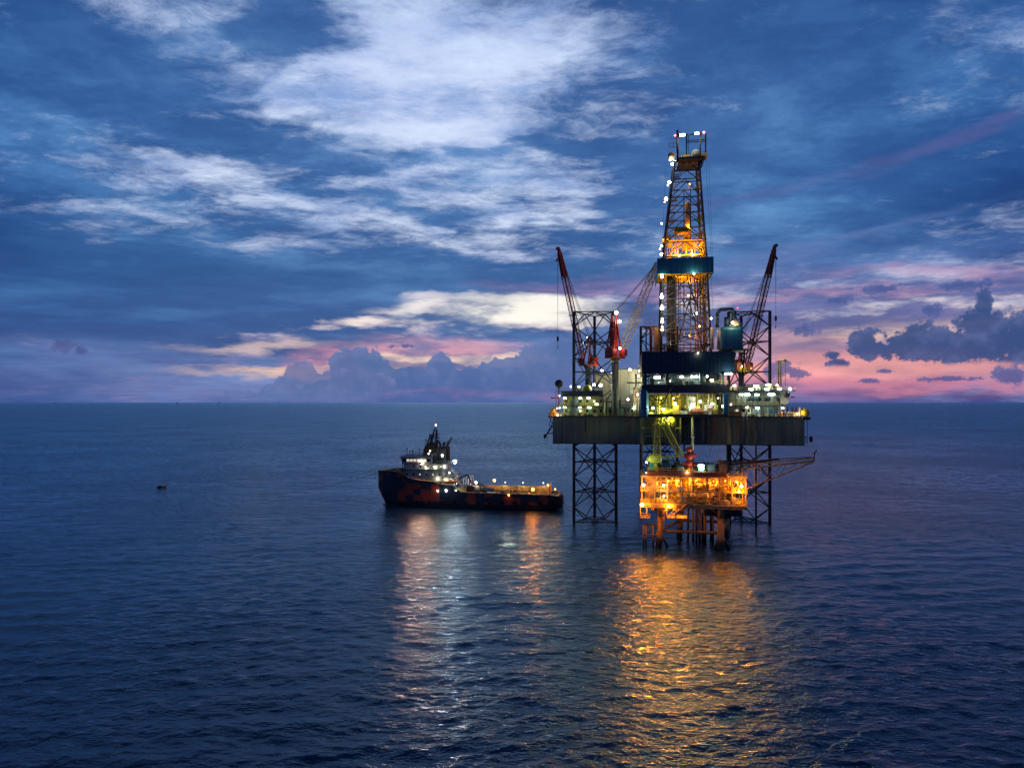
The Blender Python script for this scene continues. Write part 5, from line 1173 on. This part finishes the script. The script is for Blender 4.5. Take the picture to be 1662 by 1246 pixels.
# stern roller, pins, posts along the deck
m = MB().tube((-34.6, -4.6, 4.3), (-34.6, 4.6, 4.3), .9, 16).build('stern_roller', M['slate'], SH)
m = MB()
for y in (-5.9, 5.9): m.tube((-31, y, 4.5), (-31, y, 8.6), .35, 10).bar((-31, y, 8.4), (-29, y, 5), .25)
m.build('stern_post', M['ochre'], SH)
m = MB()
for x in range(-28, 0, 4): m.tube((x, -6.2, 4.5), (x, -6.2, 7.2), .12, 6)
m.box(-29, -1, -6.35, -6.05, 7.1, 7.3).box(-30, -.5, -6.9, -6.5, 4.5, 5.6); m.build('cargo_rail', M['deckyellow'], SH)
m = MB()
for x in (-24, -20, -16, -12, -8): m.box(x-1.6, x-1.4, -5.6, 5.6, 4.5, 4.62)
m.build('deck_batten', M['brown'], SH)
# anchor windlass and bow gear
m = MB().tube((29, -1.8, 12.9), (29, 1.8, 12.9), .8, 14).box(27.8, 28.6, -2.2, 2.2, 12.0, 13.2, .1).box(31, 31.4, -.4, .4, 12, 13.4).tube((26.5, 0, 12), (26.5, 0, 16.2), .14, 6).build('windlass', M['dark'], SH)
# ship lamps
def sl(p, k, pw, r, rad=.35): bulb(SH, p, k, pw, r, 'deck_lamp', rad, local=True)
for L in (((17.2, 6.9, 17.2), 'peach', 1400, .75), ((4.4, 7.4, 17.6), 'blue', 1600, .85), ((9.6, 5.6, 19.7), 'cool', 500, .45), ((31.2, 3.0, 13.0), 'warm', 500, .5), ((29.6, 3.8, 13.2), 'warm', 200, .3),
          ((14, 6.9, 21.5), 'warm', 200, .3), ((12.0, 7.2, 15.3), 'warm', 500, .4), ((8.5, 7.2, 15.6), 'warm', 500, .4), ((15.5, 7.3, 15.2), 'warm', 400, .35), ((6.6, 7.0, 13.4), 'warm', 500, .35), ((11, 7.7, 11.0), 'warm', 500, .3), ((8, 7.7, 10.6), 'warm', 400, .3),
          ((4.0, 7.2, 9.4), 'cool', 400, .35), ((10.8, 8.2, 6.6), 'cool', 400, .42), ((7.6, 8.2, 6.8), 'cool', 300, .4), ((3.9, 8.2, 6.9), 'cool', 200, .3), ((-8.8, -5.8, 9.2), 'sod', 900, .55), ((-3.2, 5.0, 9.6), 'peach', 1400, .5),
          ((-24.9, 7.4, 7.6), 'sod', 1800, .6), ((-16.0, 8.1, 5.4), 'sod', 300, .35), ((-30.4, 5.2, 9.0), 'sod', 1200, .35), ((-33, 3, 7.2), 'sod', 1500, .3), ((13.3, 0, 31.0), 'peach', 50, .32), ((-20, -6.4, 8.4), 'warm', 1500, .2), ((-28, -6.4, 8.4), 'warm', 1200, .2), ((-13, -6.4, 8.4), 'warm', 1500, .2)):
    sl(L[0], L[1], L[2]*(.35 if L[0][0] > 0 else .6), L[3])
for p_, k, pw in (((17.2, 8.6, 17.0), 'peach', 21000), ((4.4, 9.0, 17.4), 'blue', 7500), ((-24.9, 8.9, 7.4), 'sod', 3400)): streak_spot(SH, p_, k, pw, (0, .8, -.6), 150, True)  # extra beams added only for the ship's light streaks on the water
MB().ball((16.5, 4, 20.6), .01, 4)
l = bulb(SH, (14.8, 5.8, 20.3), 'cool', 0, .34, 'side_lamp', local=True)
# deck cargo, each its own thing
SM = Matrix.Rotation(SH.rotation_euler.z, 4, 'Z'); SP = lambda x, y, z: SM @ Vector((x, y, z))+Vector((-16.3, 262.5, 0))
rz = SH.rotation_euler.z
container(SP(-6.6, -2.5, 4.53), M['navy'], "navy container on the ship's aft deck nearest the winch", 5, 2.4, 2.2, rz=rz)
container(SP(-9.0, 3.5, 4.53), M['white'], "low white basket on the aft deck close to the near bulwark", 3.4, 2.0, 1.3, rz=rz)
def drum(loc, r, w, c, label):
    m = MB().lathe((0, 0, r), [(r, -w/2), (r, -w/2+.12), (r*.6, -w/2+.14), (r*.6, w/2-.14), (r, w/2-.12), (r, w/2)], 18, 'y')
    o = m.build('rope_reel', c); o.location = loc; o.rotation_euler = (0, 0, rz); tag(o, label, "reel")
drum(SP(-13.2, 4.2, 4.53), 1.0, 1.6, M['slate'], "grey rope reel lying amidships on the ship's long aft deck")
drum(SP(-17.4, -1.0, 4.53), .8, 1.2, M['brown'], "small rusty reel standing in the middle of the aft deck")
def bollard(x, y): MB().tube((x, y, 4.5), (x, y, 5.9), .25, 8).lathe((x, y, 5.8), [(.25, 0), (.42, .1), (.42, .3), (.1, .4)], 8).build('bollard', M['white'], SH)
for x in (-5.5, -9.5, -12.4, -18, -23.4, -27): bollard(x, 6.6)
# rescue boat hanging in the davit
m = MB(); pr = [(-2.6, .4, .2), (-2.0, .9, 0), (0, 1.0, -.1), (1.8, .8, 0), (2.8, .1, .5)]
vs = []; 
for x, w, z in pr: vs += [(x, -w, .9+z*.3), (x, -w*.6, z), (x, w*.6, z), (x, w, .9+z*.3)]
fs = [(i*4+j, i*4+j+1, i*4+j+5, i*4+j+4) for i in range(4) for j in range(3)]+[(i*4+3, i*4, i*4+4, i*4+7) for i in range(4)]+[(0, 1, 2, 3), (19, 18, 17, 16)]
m.add(vs, fs).mat(1).box(-.8, .6, -.5, .5, .9, 1.7, .2)
o = m.build('rescue_boat', [M['orange'], M['white']]); o.location = SP(6.0, 8.1, 9.6); o.rotation_euler = (0, 0, rz); tag(o, "orange rescue boat hung in the ship's side davit below the lit deckhouse", "boat")
# mooring lines and the marker buoy far to the left
bw = SP(35.4, 0, 12.6); by = P(266, 788.5, 318)
solo(MB().sag(bw, Vector((by.x, by.y, .15)), 6.2, .075, 24, 4), 'anchor_line', M['rope'], (bw.x, bw.y, 0), "thin dark line running from the ship's bow to the marker buoy", "rope")
st = SP(-35, 0, 5.0); rg = Vector((X(931.5, 227), 227, 4))
solo(MB().sag(st, rg, 2.4, .1, 16, 5).sag(st+Vector((0, .8, .4)), rg+Vector((0, .4, 1)), 1.8, .08, 16, 5), 'mooring_line', M['rope'], (st.x, st.y, 0), "slack dark mooring line between the ship's stern and the left rig leg", "rope")
m = MB().lathe((0, 0, -.5), [(.5, 0), (.95, .3), (.95, 1.1), (.4, 1.4)], 14).lathe((0, 0, .2), [(1.3, 0), (1.3, .3)], 14)
m.mat(1).lathe((2.2, .3, -.3), [(.4, 0), (.85, .3), (.85, 1.0), (.3, 1.4)], 12).tube((2.2, .3, 1.0), (2.2, .3, 1.9), .08, 5).mat(0).bar((.9, .1, .35), (1.5, .2, .35), .2)
b_ = m.build('marker_buoy', [M['rubber'], M['orange']]); b_.location = (P(259, 652, 318).x, 318, 0); tag(b_, "dark marker buoy with orange float alone on open water far left", "buoy")
# far platforms on the horizon
def far(px, D, h, label):
    m = MB()
    for x in (-8, 8): m.tube((x, 0, -2), (x*.8, 0, h*.55), 1.4, 6)
    m.box(-11, 11, -9, 9, h*.5, h*.75).box(-6, 3, -5, 5, h*.75, h).tube((5, 0, h*.7), (9, 0, h*1.6), 1.0, 5)
    o = m.build('distant_platform', M['leg']); o.location = (X(px, D), D, 0); tag(o, label, "platform", "platforms on the far horizon")
far(288, 11000, 30, "tiny platform silhouette on the horizon left of the middle one"); far(356, 12500, 34, "tiny platform silhouette on the horizon nearest to the ship"); far(90, 12500, 28, "tiny platform silhouette on the horizon near the photo's left edge")
